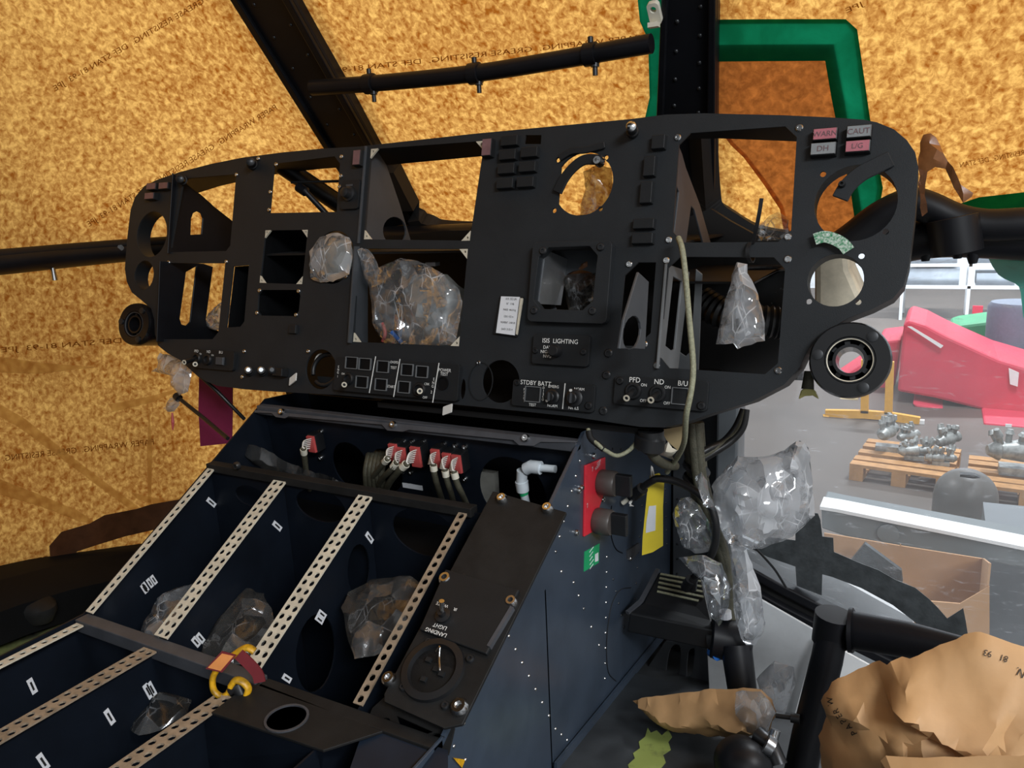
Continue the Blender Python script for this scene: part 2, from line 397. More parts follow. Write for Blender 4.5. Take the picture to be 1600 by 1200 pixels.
def inside(p, poly):
    r = False; j = len(poly) - 1
    for i in range(len(poly)):
        if (poly[i][1] > p[1]) != (poly[j][1] > p[1]) and p[0] < (poly[j][0] - poly[i][0]) * (p[1] - poly[i][1]) / (poly[j][1] - poly[i][1]) + poly[i][0]: r = not r
        j = i
    return r
def edge_dist(p, poly):
    best = 1e9; P_ = V(p)
    for i in range(len(poly)):
        a, b = V(poly[i - 1]), V(poly[i]); d = b - a; L = d.length_squared
        t = 0 if L == 0 else max(0, min(1, (P_ - a).dot(d) / L)); best = min(best, (a + d * t - P_).length)
    return best
def crumple(name, P, outline, thick, m, parent=None, seed=0, step=.006, crease=.005, cfreq=26., back=.6, smooth=38, power=.5, lift=None, folds=18, famp=.004, fw=.012):
    """closed, crumpled bag or wrapping with a front and a back skin, outline given on surface P"""
    rnd = random.Random(seed)
    poly = []
    for i in range(len(outline)):
        a, b = V(outline[i]), V(outline[(i + 1) % len(outline)]); k = max(1, int((b - a).length / step))
        for j in range(k):
            q = a + (b - a) * j / k
            poly.append((q.x + rnd.uniform(-.15, .15) * step, q.y + rnd.uniform(-.15, .15) * step))
    nb = len(poly)
    x0, x1 = min(p[0] for p in poly), max(p[0] for p in poly); y0, y1 = min(p[1] for p in poly), max(p[1] for p in poly)
    pts = [V(p) for p in poly]; y = y0
    while y < y1:
        x = x0
        while x < x1:
            q = (x + rnd.uniform(-.4, .4) * step, y + rnd.uniform(-.4, .4) * step)
            if inside(q, poly) and edge_dist(q, poly) > step * .45: pts.append(V(q))
            x += step
        y += step
    r = delaunay_2d_cdt(pts, [(i, (i + 1) % nb) for i in range(nb)], [], 1, 1e-6)
    vv, ff = r[0], r[2]; orig = r[3]
    isb = [any(k < nb for k in o) for o in orig]
    ds = [0 if isb[i] else edge_dist(vv[i], poly) for i in range(len(vv))]
    dm = max(ds) or 1.
    FL_ = []
    for k in range(folds):
        c_ = V((rnd.uniform(x0, x1), rnd.uniform(y0, y1))); a_ = rnd.uniform(0, PI); FL_.append((c_, V((math.cos(a_), math.sin(a_))), rnd.choice((-1, 1, 1)) * famp * rnd.uniform(.5, 1.), rnd.uniform(.2, .5) * max(x1 - x0, y1 - y0)))
    def fold(p):
        h = 0.
        for c_, t_, a_, l_ in FL_:
            q = p - c_; u_ = abs(q.dot(t_)) / l_
            if u_ < 1: h += a_ * max(0., 1 - abs(q.x * t_.y - q.y * t_.x) / fw) * (1 - u_ * u_)
        return h
    def cr(p, s2):
        q = V((p.x * cfreq + seed * 7.3, p.y * cfreq, s2 * 9.1 + seed))
        rid = 1 - abs(noise.noise(q)) * 2.2; q2 = q * 2.7; rid2 = 1 - abs(noise.noise(q2)) * 2.2
        return (rid - .5) * crease + (rid2 - .5) * crease * .45
    vs = []; idxb = {}
    for i, p in enumerate(vv):
        h = thick * (ds[i] / dm) ** power
        w = cr(p, 0) * (1 if not isb[i] else .2) + fold(V((p.x, p.y))) * min(1., ds[i] / (1.6 * fw))
        vs.append(P.at(p.x, p.y, h + w + (lift(p) if lift else 0)))
    n = len(vv)
    for i, p in enumerate(vv):
        if isb[i]: idxb[i] = i
        else:
            idxb[i] = len(vs); vs.append(P.at(p.x, p.y, -back * thick * (ds[i] / dm) ** power + cr(p, 1) * .7 + (lift(p) if lift else 0)))
    fs = [tuple(f) for f in ff] + [tuple(idxb[k] for k in reversed(f)) for f in ff]
    fs = [f for f in fs if len(set(f)) == 3]
    return mk(name, vs, fs, m, parent, smooth)
# ------------------------------------------------------------------ instrument panel
PAN = Pl(ray(1030, 600) * .916, (1, 0, 0), (0, .253, .967))
UC = -.3745                                      # middle of the panel
OUT = [(560, 229), (505, 232), (442, 238), (380, 246), (330, 256), (280, 269), (245, 281), (225, 291), (211, 308), (204, 328), (199, 370), (195, 420),
       (198, 440), (206, 457), (222, 470), (236, 482), (241, 500), (242, 522), (247, 540), (262, 552), (282, 563), (302, 582), (320, 595), (340, 603), (380, 608), (430, 612),
       (525, 617), (712, 632), (887, 650), (1000, 667), (1037, 668), (1070, 661), (1100, 650), (1175, 627), (1225, 601), (1250, 573), (1263, 545), (1287, 520),
       (1325, 497), (1362, 483), (1395, 466), (1412, 446), (1420, 415), (1430, 335), (1435, 262), (1430, 238), (1417, 219), (1397, 202), (1370, 191), (1350, 187),
       (1300, 183.5), (1225, 180), (1100, 177), (1040, 179), (985, 186), (740, 209)]
out_uv = pp(PAN, OUT)
root = thing('instrument_panel', PAN.at(UC, -.05), 'black full-width cockpit instrument panel with empty display cut-outs above the centre console', 'instrument panel')
IP = root
def cham(p, i, d):       # cut the corner i of a quad by d metres
    p = [V(q) for q in p]; n = len(p); o = []
    for k in range(n):
        if k in (i if isinstance(i, tuple) else (i,)):
            o += [tuple(p[k] + (p[k - 1] - p[k]).normalized() * d), tuple(p[k] + (p[(k + 1) % n] - p[k]).normalized() * d)]
        else: o.append(tuple(p[k]))
    return o
holes = []
HL = {}
def hole(k, pts, ch=None, d=.012):
    u = pp(PAN, pts)
    if ch is not None: u = cham(u, ch, d)
    HL[k] = u; holes.append(u)
hole('L1', [(287, 279), (369, 272), (359, 392), (266, 394)], (0, 2), .009)
hole('L2', [(257, 411), (352, 411), (340, 530), (250, 530)], (2,), .012)
hole('L3', [(364, 416), (389, 414), (381, 510), (353, 512)], (2,), .008)
hole('CL1', [(428, 256), (532, 243), (526, 331), (421, 333)], (1,), .012)
hole('CL2', [(415, 360), (481, 359), (472, 444), (406, 442)])
hole('CL3', [(404, 453), (470, 453), (466, 494), (402, 493)], (0, 1, 2, 3), .008)
hole('C1', [(580, 233), (757, 220), (734, 376), (569, 374)])
hole('C2', [(560, 388), (731, 389), (717, 541), (552, 534)])
hole('S1', [(978, 410), (1025, 410), (1015, 541), (965, 540)], (0, 2), .016)
hole('R1', [(1062, 209), (1246, 196), (1235, 378), (1050, 379)], (0, 1, 2, 3), .013)
hole('R2', [(1046, 401), (1228, 402), (1214, 586), (1029, 574)], (0, 1, 2, 3), .013)
hole('N1', [(821, 211), (846, 211), (845, 225), (819, 225)])
cR = PAN.uv(1336, 317); rR = abs(PAN.uv(1336, 257)[1] - PAN.uv(1336, 376)[1]) / 2
cR2 = PAN.uv(1305, 438); rR2 = abs(PAN.uv(1305, 397)[1] - PAN.uv(1305, 479)[1]) / 2
def mir(c): return (2 * UC - c[0], c[1])
cL = PAN.uv(237, 366); cL2 = PAN.uv(225, 430)
RH = [cR + (rR,), cR2 + (rR2,), cL + (rR,), cL2 + (rR2 * .93,)]
c3 = PAN.uv(521, 402); RH.append(c3 + (.0405,))
c4 = PAN.uv(501, 577); RH.append(c4 + (.0305,))
c5 = PAN.uv(782, 596); RH.append(c5 + (.0285,))
for a, b, r in RH: holes.append(circ(a, b, r, 36))
c6 = PAN.uv(911, 287); rr = abs(PAN.uv(911, 238)[1] - PAN.uv(911, 337)[1]) / 2
p6 = [q for q in circ(c6[0], c6[1], rr, 40) if q[0] > c6[0] - rr * .86]
i6 = max(range(len(p6)), key=lambda i: (p6[i][0] - p6[i - 1][0]) ** 2 + (p6[i][1] - p6[i - 1][1]) ** 2)
holes.append(p6[i6:] + p6[:i6])
isi = pp(PAN, [(850, 390), (941, 387), (930, 487), (838, 484)]); holes.append(cham(isi, (0, 1, 2, 3), .012))
# small round fixing holes beside the instrument holes
for q in [(1286, 272), (1384, 362), (1346, 400), (1264, 471), (1341, 472), (872, 250), (947, 246), (866, 329), (938, 326)]:
    a, b = PAN.uv(*q); holes.append(circ(a, b, .0032, 10))
a, b = PAN.uv(723, 608); holes.append(circ(a, b, .0045, 14, .014))
mb = MB().plate(PAN, out_uv, holes, -.003, 0.)
mb.build('faceplate', 'panel', IP, bevel=.0007, bseg=1)
# the folded rim: shallow at the bottom, deeper along the top as a hood
mb = MB(); n = len(out_uv)
def rim(idx, depth):
    ls = []
    for i in idx:
        a, b = out_uv[i % n]; p, q = V(out_uv[(i - 1) % n]), V(out_uv[(i + 1) % n]); d = (q - p).normalized(); nx = V((-d.y, d.x)) * .0025
        ls.append([PAN.at(a, b, -.0022), PAN.at(a, b, -depth), PAN.at(a + nx.x, b + nx.y, -depth), PAN.at(a + nx.x, b + nx.y, -.0022)])
    return ls
o_ccw = sum(out_uv[i][0] * out_uv[(i + 1) % n][1] - out_uv[(i + 1) % n][0] * out_uv[i][1] for i in range(n)) > 0
mb = MB().loops(rim(range(6, 46), .038)); mb.build('rim', 'panel2', IP, smooth=50)
mb = MB().loops(rim(list(range(46, n)) + list(range(0, 7)), .085)); mb.build('hood', 'panel2', IP, smooth=50)

# pieces of the structure behind the openings: webs seen through the cut-outs
def web(P, pts, hs, m, t=.003, nm='support_web'):
    return MB().plate(P, pp(P, pts), hs, 0, t).build(nm, m, IP, bevel=.0006, bseg=1)
XL = PAN.at(*HL['L1'][3])[0]
WL = PX_(-1.182)
slot = lambda P, p, q, r: [(V(P.uv(*p)) + V((r * math.cos(t), r * math.sin(t)))).to_tuple() for t in [PI * i / 8 for i in range(9)]] + [(V(P.uv(*q)) + V((r * math.cos(t), r * math.sin(t)))).to_tuple() for t in [PI + PI * i / 8 for i in range(9)]]
web(WL, [(270, 270), (306, 299), (313, 303), (330, 318), (334, 322), (372, 352), (372, 396), (262, 396)], [pp(WL, [(299, 341), (302, 333), (308, 330), (314, 333), (317, 341), (315, 366), (298, 367)])], 'frame')
web(WL, [(250, 408), (318, 412), (333, 417), (322, 500), (330, 512), (352, 522), (350, 534), (245, 534)], [pp(WL, [(291, 425), (307, 416), (297, 503), (291, 509), (284, 507), (281, 498)])], 'frame')
WC = PX_(-.7585)
web(WC, [(572, 228), (590, 236), (604, 258), (625, 320), (642, 376), (640, 384), (560, 380)], [circ(*WC.uv(617, 361), .03, 20, .022)], 'web')
web(WC, [(555, 385), (575, 385), (575, 540), (545, 536)], [], 'web')
WR = PX_(-.287)
web(WR, [(1056, 215), (1066, 240), (1072, 262), (1094, 320), (1112, 384), (1044, 384)], [pp(WR, [(1057, 290), (1061, 300), (1054, 360), (1050, 372)]), pp(WR, [(1080, 322), (1085, 328), (1099, 380), (1072, 380)])], 'web')
WR2 = PX_(-.285)
web(WR2, [(1042, 412), (1078, 425), (1060, 576), (1028, 576)], [pp(WR2, [(1052, 432), (1066, 440), (1055, 545), (1050, 548), (1040, 540)])], 'weblight')
P2 = PY(PAN.at(0, .1)[1] + .10)
web(P2, [(1088, 420), (1098, 428), (1092, 578), (1060, 578), (1056, 545), (1072, 556), (1080, 548)], [], 'weblight', nm='display_tray')
WS = PX_(PAN.at(*HL['S1'][3])[0] + .012)
web(WS, [(968, 545), (975, 500), (998, 425), (1014, 440), (1008, 545)], [circ(*WS.uv(988, 520), .028, 16, .018)], 'web')
# dark lining boxes behind the blind openings
mb = MB()
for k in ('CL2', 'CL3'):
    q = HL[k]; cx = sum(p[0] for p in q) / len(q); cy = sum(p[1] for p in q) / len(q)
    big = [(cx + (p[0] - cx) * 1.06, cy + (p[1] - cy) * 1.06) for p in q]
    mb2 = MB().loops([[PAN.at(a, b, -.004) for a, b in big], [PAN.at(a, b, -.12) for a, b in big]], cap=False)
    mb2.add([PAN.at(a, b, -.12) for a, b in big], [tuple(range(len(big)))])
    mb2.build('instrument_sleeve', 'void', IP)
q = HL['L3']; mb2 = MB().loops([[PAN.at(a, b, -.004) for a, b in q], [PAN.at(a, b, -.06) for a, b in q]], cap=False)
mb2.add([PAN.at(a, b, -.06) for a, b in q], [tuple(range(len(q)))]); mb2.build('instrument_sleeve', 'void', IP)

# deep sleeves behind the round holes at the ends
for a, b, r in RH[:4]:
    MB().loops([[PAN.at(a + r * 1.02 * math.cos(2 * PI * i / 36), b + r * 1.02 * math.sin(2 * PI * i / 36), c) for i in range(36)] for c in (-.003, -.028)], cap=False).build('instrument_sleeve', 'panel2', IP, smooth=40)

# corner tabs: little pale triangles with a hole
def tab(px, py, dx, dy, s, m='cream'):
    a, b = PAN.uv(px, py); P = PAN
    MB().plate(P, [(a, b), (a + dx * s, b), (a, b + dy * s)] if dx * dy > 0 else [(a, b), (a, b + dy * s), (a + dx * s, b)], [circ(a + dx * s * .3, b + dy * s * .3, s * .14, 8)], -.0028, .0004).build('corner_tab', m, IP)
for q in [(580, 233, 1, -1), (757, 220, -1, -1), (569, 374, 1, 1), (734, 376, -1, 1), (731, 389, -1, -1), (552, 534, 1, 1), (717, 541, -1, 1),
          (415, 360, 1, -1), (481, 359, -1, -1), (406, 442, 1, 1), (472, 444, -1, 1)]:
    tab(*q, .0135 if q[0] > 500 else .012)
# screws standing in the face
def screw(px, py, r, m='darksteel', par=None, P=PAN, h=.0028, c=0., nm='screw'):
    a, b = P.uv(px, py, c)
    mb = MB().lathe(P, a, b, [(r, c), (r, c + h * .45), (r * .75, c + h), (r * .42, c + h), (r * .38, c + h * .5)], 14)
    return mb.build(nm, m, par or IP, smooth=40)
for q in [(951, 552), (948, 586), (943, 642)]: screw(*q, .0055, 'darksteel')
for q in [(1059, 215), (1045, 375), (1041, 407), (1026, 571), (1249, 200), (1231, 370), (1231, 405), (1216, 579), (983, 413), (1007, 538)]: screw(*q, .0042, 'steel', h=.002)
for q in [(404, 248), (432, 257), (534, 245), (533, 275), (531, 292), (423, 300), (421, 328), (264, 410), (354, 409), (406, 454), (467, 455), (402, 489), (463, 492), (370, 273), (282, 279), (541, 432), (482, 549), (748, 567), (382, 549), (379, 589)]: screw(*q, .0036, 'steel', h=.002)

# caption lights and buttons
def lamp(px, py, w, h, lens, name, txt=None, d=.010, label=None):
    a0, b0, a1, b1 = pxr(PAN, px, py, w, h, d)
    o = MB().pbox(PAN, a0 - .0015, b0 - .0015, a1 + .0015, b1 + .0015, 0, d, .0006).build(name, 'black', IP, bevel=.0007)
    l = MB().pbox(PAN, a0, b0, a1, b1, d - .001, d + .0008).build('lens', lens, o)
    if txt:
        mb = MB(); letters(mb, PAN, txt, (a0 + a1) / 2, (b0 + b1) / 2, (b1 - b0) * .5, d + .0012); mb.build('lettering', 'capink', o)
    if label: o['label'] = label
lamp(1289, 209, 35, 16, 'pink', 'caption_light', 'WARN', label='red warning caption light')
lamp(1342, 205, 36, 17, 'greycap', 'caption_light', 'CAUT', label='grey caution caption light')
lamp(1286, 232, 37, 17, 'greycap', 'caption_light', 'DH', label='grey caption light')
lamp(1340, 228, 36, 16, 'pink', 'caption_light', 'L/G', label='red landing gear caption light')
for q in [(236, 291), (255, 290), (233, 306)]: lamp(*q, 13, 9, 'pinkdim', 'caption_light', label='small dull red caption light')
lamp(557, 246, 10, 22, 'pinkdim', 'caption_light', label='tall narrow dull red caption light')
lamp(760, 230, 13, 25, 'pinkdim', 'caption_light', label='tall narrow dull red caption light')
def button(px, py, w, h, d=.0085, par=None, m='panel2', P=PAN, nm='push_button', c=0.):
    a0, b0, a1, b1 = pxr(P, px, py, w, h, c + d)
    return MB().pbox(P, a0, b0, a1, b1, c, c + d, .0007).build(nm, m, par or IP, bevel=.0007)
for q in [(795, 219), (792, 241), (826, 237), (790, 263), (823, 260), (788, 286), (820, 284)]: button(*q, 27, 17)
for q in [(1028, 221, 22, 23), (1014, 259, 19, 32), (1009, 300, 20, 35), (1005, 349, 34, 17), (1003, 372, 34, 18)]: button(*q)
button(456, 514, 12, 15, .005)
# stud knobs standing out of the face
def stud(bx, by, tx, ty, r, tip='steel', ln=None, nm='stud', par=None, P=PAN):
    A = P.hit(bx, by); r2 = ray(tx, ty)
    # the tip lies on the sight line of the tip, at the height its own lean gives
    c = ln or .03; B = P.off(c).hit(tx, ty)
    o = MB().tube([A, A + (B - A) * .35, A + (B - A) * .4, B], [r * 1.25, r * 1.25, r, r], 14).build(nm, 'black', par or IP, smooth=40)
    d = (B - A).normalized()
    MB().tube([B - d * .004, B, B + d * .002], [r * 1.02, r * 1.02, r * .6], 14).build('tip', tip, o, smooth=40)
    return o
stud(989, 208, 986, 197, .006, 'steel', .028)
stud(395, 258, 391, 252, .007, 'darksteel', .02)
stud(286, 282, 281, 279, .007, 'darksteel', .016)
for x in (388, 408, 425): stud(x + 2, 582, x, 578, .0055, 'alu' if x < 420 else 'darksteel', .016)
a0, b0, a1, b1 = pxr(PAN, 443, 582, 16, 14); MB().pbox(PAN, a0, b0, a1, b1, 0, .014, .001).build('push_button', 'black', IP, bevel=.001)

# arc-shaped retaining brackets across the upper round holes
def arc(pts, w, nm='arc_bracket', m='panel', c=.004):
    path = smooth_path([PAN.at(*PAN.uv(x, y), c) for x, y in pts], 5)
    MB().strip(path, PAN.x * .6 + PAN.y * .8 if False else PAN.n.cross((path[-1] - path[0]).normalized()), w, .0035).build(nm, m, IP, bevel=.0006, bseg=1)
arc([(1393, 250), (1368, 262), (1345, 274), (1325, 292), (1313, 312)], .017)
screw(1316, 289, .004, 'black', h=.007, c=.004)
arc([(942, 252), (917, 251), (899, 262), (884, 280), (873, 302)], .013, m='panel2')
screw(938, 254, .0065, 'steel', h=.012)
arc([(876, 249), (895, 238), (918, 236), (947, 228)], .008, m='panel2')
# raised ring around the lower centre hole
MB().plate(PAN, circ(c5[0] - .030, c5[1] - .002, .019, 24, .026), [circ(c5[0] - .030, c5[1] - .002, .0178, 24, .0248)], 0, .0012).build('blanking_ring', 'panel2', IP)

# ---------------------------------------------------------------- switch modules on the panel
def module(nm, quad, d=.006, m='panel2', r=.004, label=None):
    u = pp(PAN, quad, d); a0 = (u[0][0] + u[3][0]) / 2; a1 = (u[1][0] + u[2][0]) / 2; b1 = (u[0][1] + u[1][1]) / 2; b0 = (u[2][1] + u[3][1]) / 2
    o = MB().plate(PAN, rrect(a0, b0, a1, b1, r), [], 0, d).build(nm, m, IP, bevel=.0008)
    if label: o['label'] = label
    return o
def toggle(par, bx, by, tx, ty, r=.0105, c=.006, ring='buffring'):
    a, b = PAN.uv(bx, by, c)
    o = MB().lathe(PAN, a, b, [(r, c), (r, c + .002), (r * .86, c + .004), (r * .66, c + .004), (r * .6, c + .001)], 20).build('toggle_switch', 'black', par, smooth=40)
    # sub-parts may not go deeper than three levels: the lever is welded to the bush
    return a, b
def lever(par, bx, by, tx, ty, c=.006, ln=.024, r=.0042, tip='cream'):
    A = PAN.hit(bx, by, c); B = PAN.hit(tx, ty, c + ln); d = (B - A).normalized()
    MB().tube([A, A + (B - A) * .3, B - d * .002, B], [r * .75, r * .8, r, r], 14).build('switch_lever', 'black', par, smooth=40)
    x, y = rot_frame(d); Pq = Pl(B, x, d.cross(x))
    if Pq.n.dot(d) < 0: Pq = Pl(B, x, x.cross(d) * -1)
    MB().plate(Pq, circ(0, 0, r * .95, 16), [circ(0, 0, r * .5, 16)], 0, .0006).build('lever_tip', tip, par)
def legend(par, items, c=.0066, m='white'):
    mb = MB()
    for it in items: letters_px(mb, PAN, it[0], it[1], it[2], it[3], c, it[4] if len(it) > 4 else 0., it[5] if len(it) > 5 else .95)
    mb.build('lettering', m, par)
def bar_px(par, p, q, w=.0011, c=.0064, m='white'):
    A, B = PAN.hit(*p, c), PAN.hit(*q, c)
    MB().strip([A, B], PAN.x, w, .0006).build('white_line', m, par)
def frame_sq(par, px, py, s, c=.006, m='weblight', fill='void', nm='lamp_window'):
    a0, b0, a1, b1 = pxr(PAN, px, py, s, s, c)
    MB().plate(PAN, rrect(a0, b0, a1, b1, .001, 2), [rrect(a0 + .0012, b0 + .0012, a1 - .0012, b1 - .0012, .0008, 2)], c, c + .0022).build(nm, m, par)
    MB().pbox(PAN, a0 + .0013, b0 + .0013, a1 - .0013, b1 - .0013, c - .001, c + .0004).build('button_face', fill, par)

# standby instrument bezel and lighting selector
q = pp(PAN, [(838, 379), (957, 375), (945, 506), (823, 502)], .012)
bz = (min(q[0][0], q[3][0]), (q[2][1] + q[3][1]) / 2, max(q[1][0], q[2][0]), (q[0][1] + q[1][1]) / 2)
bzo = MB().plate(PAN, rrect(*bz, .007), [cham(isi, (0, 1, 2, 3), .012)], 0, .012).build('instrument_bezel', 'panel', IP, bevel=.002, bseg=2)
for s in [(849, 392), (939, 386), (835, 485), (926, 486)]: screw(*s, .0052, 'darksteel', bzo, c=.012)
PB = PX_(PAN.at(*isi[0])[0] - .001)
q = [PAN.at(isi[0][0] - .001, isi[0][1], -.002), PAN.at(isi[3][0] - .001, isi[3][1] + .008, -.002)]
MB().loops([[q[0], q[1], q[1] + V((.008, .05, -.008)), q[0] + V((.008, .05, -.016))], [q[0] + V((.003, 0, 0)), q[1] + V((.003, 0, 0)), q[1] + V((.011, .05, -.008)), q[0] + V((.011, .05, -.016))]]).build('side_cheek', 'alu', bzo)
a, b = PAN.uv(880, 440)
PZ2 = PAN.off(-.055)
a, b = PZ2.uv(869, 452)
MB().plate(PZ2, rrect(isi[0][0] - .01, isi[3][1] - .01, isi[1][0] + .01, isi[1][1] + .01, .004), [circ(a + .035, b - .01, .036, 30)], 0, .002).build('mounting_clamp', 'web', bzo)
mo = module('lighting_selector', [(833, 522), (922, 523), (919, 572), (831, 569)], .007)
legend(mo, [('ISIS  LIGHTING', 875, 533, 7.0), ('DAY', 855, 542.5, 5), ('NIGHT', 854, 549.5, 5), ('NVG', 855, 556.5, 5)], .0076)
a, b = PAN.uv(871, 549, .007)
MB().lathe(PAN, a, b, [(.0075, .007), (.0075, .02), (.006, .022)], 20).build('selector_knob', 'black', mo, smooth=40)
screw(837, 548, .004, 'black', mo, c=.007); screw(912, 550, .0042, 'darksteel', mo, c=.007)

mo = module('standby_battery_module', [(801, 591), (931, 603), (926, 644), (800, 634)], .006)
legend(mo, [('STDBY BATT', 837, 598.5, 7.), ('TEST', 832, 632.5, 4.4), ('EMERG', 865, 604, 4.4), ('NORM', 863, 634, 4.4), ('NORM', 905, 608, 4.4), ('NR ILS', 896, 637.5, 4.6)])
for i, ch in enumerate('READY'): legend(mo, [(ch, 819.5 - i * .1, 608 + i * 4.6, 3.6)])
for i, ch in enumerate('DISCO'): legend(mo, [(ch, 849.5 - i * .3, 606 + i * 4.6, 3.6)])
frame_sq(mo, 833, 616, 25, fill='panel2')
for q in [(864, 620, .0098), (898, 622, .0115)]:
    a, b = PAN.uv(q[0], q[1], .006)
    k = MB().lathe(PAN, a, b, [(q[2], .006), (q[2], .009), (q[2] * .8, .0105), (q[2] * .62, .0105), (q[2] * .6, .0165), (q[2] * .5, .0175)], 22); k.build('rotary_switch', 'black', mo, smooth=35)
    MB().pbox(PAN, a - .0012, b - q[2] * .55, a + .0012, b + q[2] * .55, .0174, .0195).build('grip_bar', 'web', mo)
for q in [(855, 626), (892, 610)]:
    a, b = PAN.uv(*q, .0105); MB().lathe(PAN, a, b, [(.0018, .0095), (.0018, .0118)], 10).build('index_dot', 'white', mo)
bar_px(mo, (883, 599), (879, 639))
screw(809, 598, .0042, 'black', mo, c=.006); screw(920, 634, .005, 'black', mo, c=.006)

mo = module('display_switch_module', [(961, 587), (1107, 595), (1105, 642), (958, 632)], .006)
legend(mo, [('PFD', 992, 593.5, 8.), ('ND', 1030, 596.5, 8.), ('B/U', 1067, 599, 8.), ('ON', 1006, 601.5, 4.6), ('ON', 1043, 605, 4.6), ('OFF', 1005, 626, 4.6), ('OFF', 1042, 630, 4.6)])
toggle(mo, 990, 611, 0, 0); lever(mo, 990, 611, 979, 622)
toggle(mo, 1028, 615, 0, 0); lever(mo, 1028, 615, 1017, 625)
frame_sq(mo, 1063, 619, 27, fill='panel2')
screw(969, 595, .005, 'black', mo, c=.006); screw(1096, 634, .005, 'black', mo, c=.006)

mo = module('display_switch_module', [(303, 545), (366, 550), (364, 581), (300, 573)], .006)
legend(mo, [('PFD', 307, 548.5, 4.2), ('ND', 326, 549.5, 4.2), ('B/U', 345, 550.5, 4.2), ('ON', 313, 553, 2.6), ('ON', 332, 555, 2.6)])
toggle(mo, 308, 560, 0, 0, .0095); lever(mo, 308, 560, 288, 566, ln=.03)
toggle(mo, 325, 562, 0, 0, .0095); lever(mo, 308, 563, 305, 569)
button(342, 564, 12, 13, .004, mo, 'web', c=.006)

mo = module('engine_control_module', [(525, 556), (720, 571), (712, 631), (520, 606)], .008)
for i, q in enumerate([(550, 567), (571, 569), (566, 597), (599, 573), (596, 601), (637, 578), (660, 581), (632, 605)]): frame_sq(mo, *q, 19, .008)
for p, q in [((587, 557), (577, 614)), ((625, 561), (615, 620)), ((686, 567), (676, 629))]: bar_px(mo, p, q, c=.0084)
legend(mo, [('OVSPD', 616, 566, 3.8), ('TEST', 615, 574.5, 4.2), ('START', 611, 604, 4.2), ('CRK', 667, 600, 3.8), ('OFF', 664, 621, 3.8), ('POWER', 695, 578.5, 5), ('TEST', 694, 584.5, 5), ('ON', 536, 584, 3.), ('E', 529, 573, 3.6), ('N', 528.6, 577.5, 3.6), ('G', 528, 582, 3.6), ('1', 527.5, 588, 3.6), ('E', 678, 592.5, 4.4), ('N', 677, 598, 4.4), ('G', 676, 603.5, 4.4), ('2', 674, 612.5, 4.4)], .0087)
toggle(mo, 545, 592, 0, 0, .0095, .008); lever(mo, 545, 594, 538, 601, .008)
toggle(mo, 656, 609, 0, 0, .0105, .008); lever(mo, 657, 609, 656, 611, .008, .02)
a, b = PAN.uv(692, 599, .008)
MB().lathe(PAN, a, b, [(.0095, .008), (.0095, .0095), (.008, .0095), (.0075, .0081)], 22).build('push_hole', 'void', mo, smooth=30)

mo = module('dimmer_module', [(535, 281), (562, 281), (559, 327), (531, 326)], .005)
a, b = PAN.uv(546, 303, .005)
MB().lathe(PAN, a, b, [(.011, .005), (.011, .008), (.008, .009), (.007, .018), (.004, .019)], 22).build('dimmer_knob', 'darksteel', mo, smooth=35)
a0, b0, a1, b1 = pxr(PAN, 546, 289.5, 10, 3, .005); MB().pbox(PAN, a0, b0, a1, b1, .005, .0056).build('worn_legend', 'web', mo)

# maker's mass placard in a holder
u = pp(PAN, [(782, 462), (817, 464), (807, 526), (771, 521)], .004)
mo = MB().plate(PAN, u, [], 0, .004).build('mass_placard', 'black', IP)
u = pp(PAN, [(783, 463), (812, 464), (804, 524), (775, 520)], .005); u = [(p[0], p[1]) for p in u]
MB().plate(PAN, u, [], .004, .0052).build('placard_card', 'label', mo)
u = pp(PAN, [(813, 466), (817, 466), (808, 523), (806, 522)], .006); MB().plate(PAN, u, [], .004, .0065).build('clear_edge', 'cream', mo)
mb = MB()
for t, y, h in [('A.H. 332 UH', 467, 3.6), ('N°  1146', 474.5, 3.6), ('MASSE  4463.0 kg', 484.5, 3.0), ('CDG  4.23 m', 494.5, 3.0), ('MOMENT  21001.81', 504, 3.0), ('DATE  21.03.14', 514.5, 3.0)]:
    letters_px(mb, PAN, t, 799 - (y - 463) * .135, y, h, .0056, -.03, .72)
mb.build('lettering', 'ink', mo)
# little white tie and tags hanging on the lower edge
tg = MB(); a, b = PAN.uv(700, 640, .006); tg.plate(Pl(PAN.at(a, b, .006), (.9, 0, .35), PAN.y), rrect(-.008, -.006, .008, .006, .001), [], 0, .002)
tag(tg.build('plastic_tag', 'wire', bevel=.0005), 'small white plastic tag hanging below the engine switches', 'tag')
tg = MB(); tg.plate(Pl(PAN.at(*PAN.uv(463, 593), .006), (.8, 0, .5), PAN.y), rrect(-.009, -.006, .009, .006, .001), [], 0, .002)
tag(tg.build('plastic_tag', 'wire', bevel=.0005), 'small white plastic tag left of the round hole, at the bottom left', 'tag')

t = thing('gauge_lead', PAN.at(c4[0], c4[1] - .02, -.03), 'black looped lead and half can inside the small round hole at the lower left', 'lead')
MB().tube([PAN.at(c4[0] + .026 * math.cos(a), c4[1] + .024 * math.sin(a), -.012 - .004 * math.sin(a)) for a in [2 * PI * i / 24 - 2.2 for i in range(23)]], .0035, 10).build('loop', 'black', t, smooth=60)
MB().tube([PAN.at(c4[0] - .02 + .012 * math.cos(a), c4[1] + .006 + .018 * math.sin(a), -.02) for a in [1.2 + 2.2 * i / 12 for i in range(13)]], .0014, 8).build('wire', 'wire', t, smooth=60)
MB().plate(PAN.off(-.02), [q for q in circ(c4[0], c4[1], .027, 30) if q[1] < c4[1] - .006], [], -.03, 0).build('half_can', 'panel2', t)
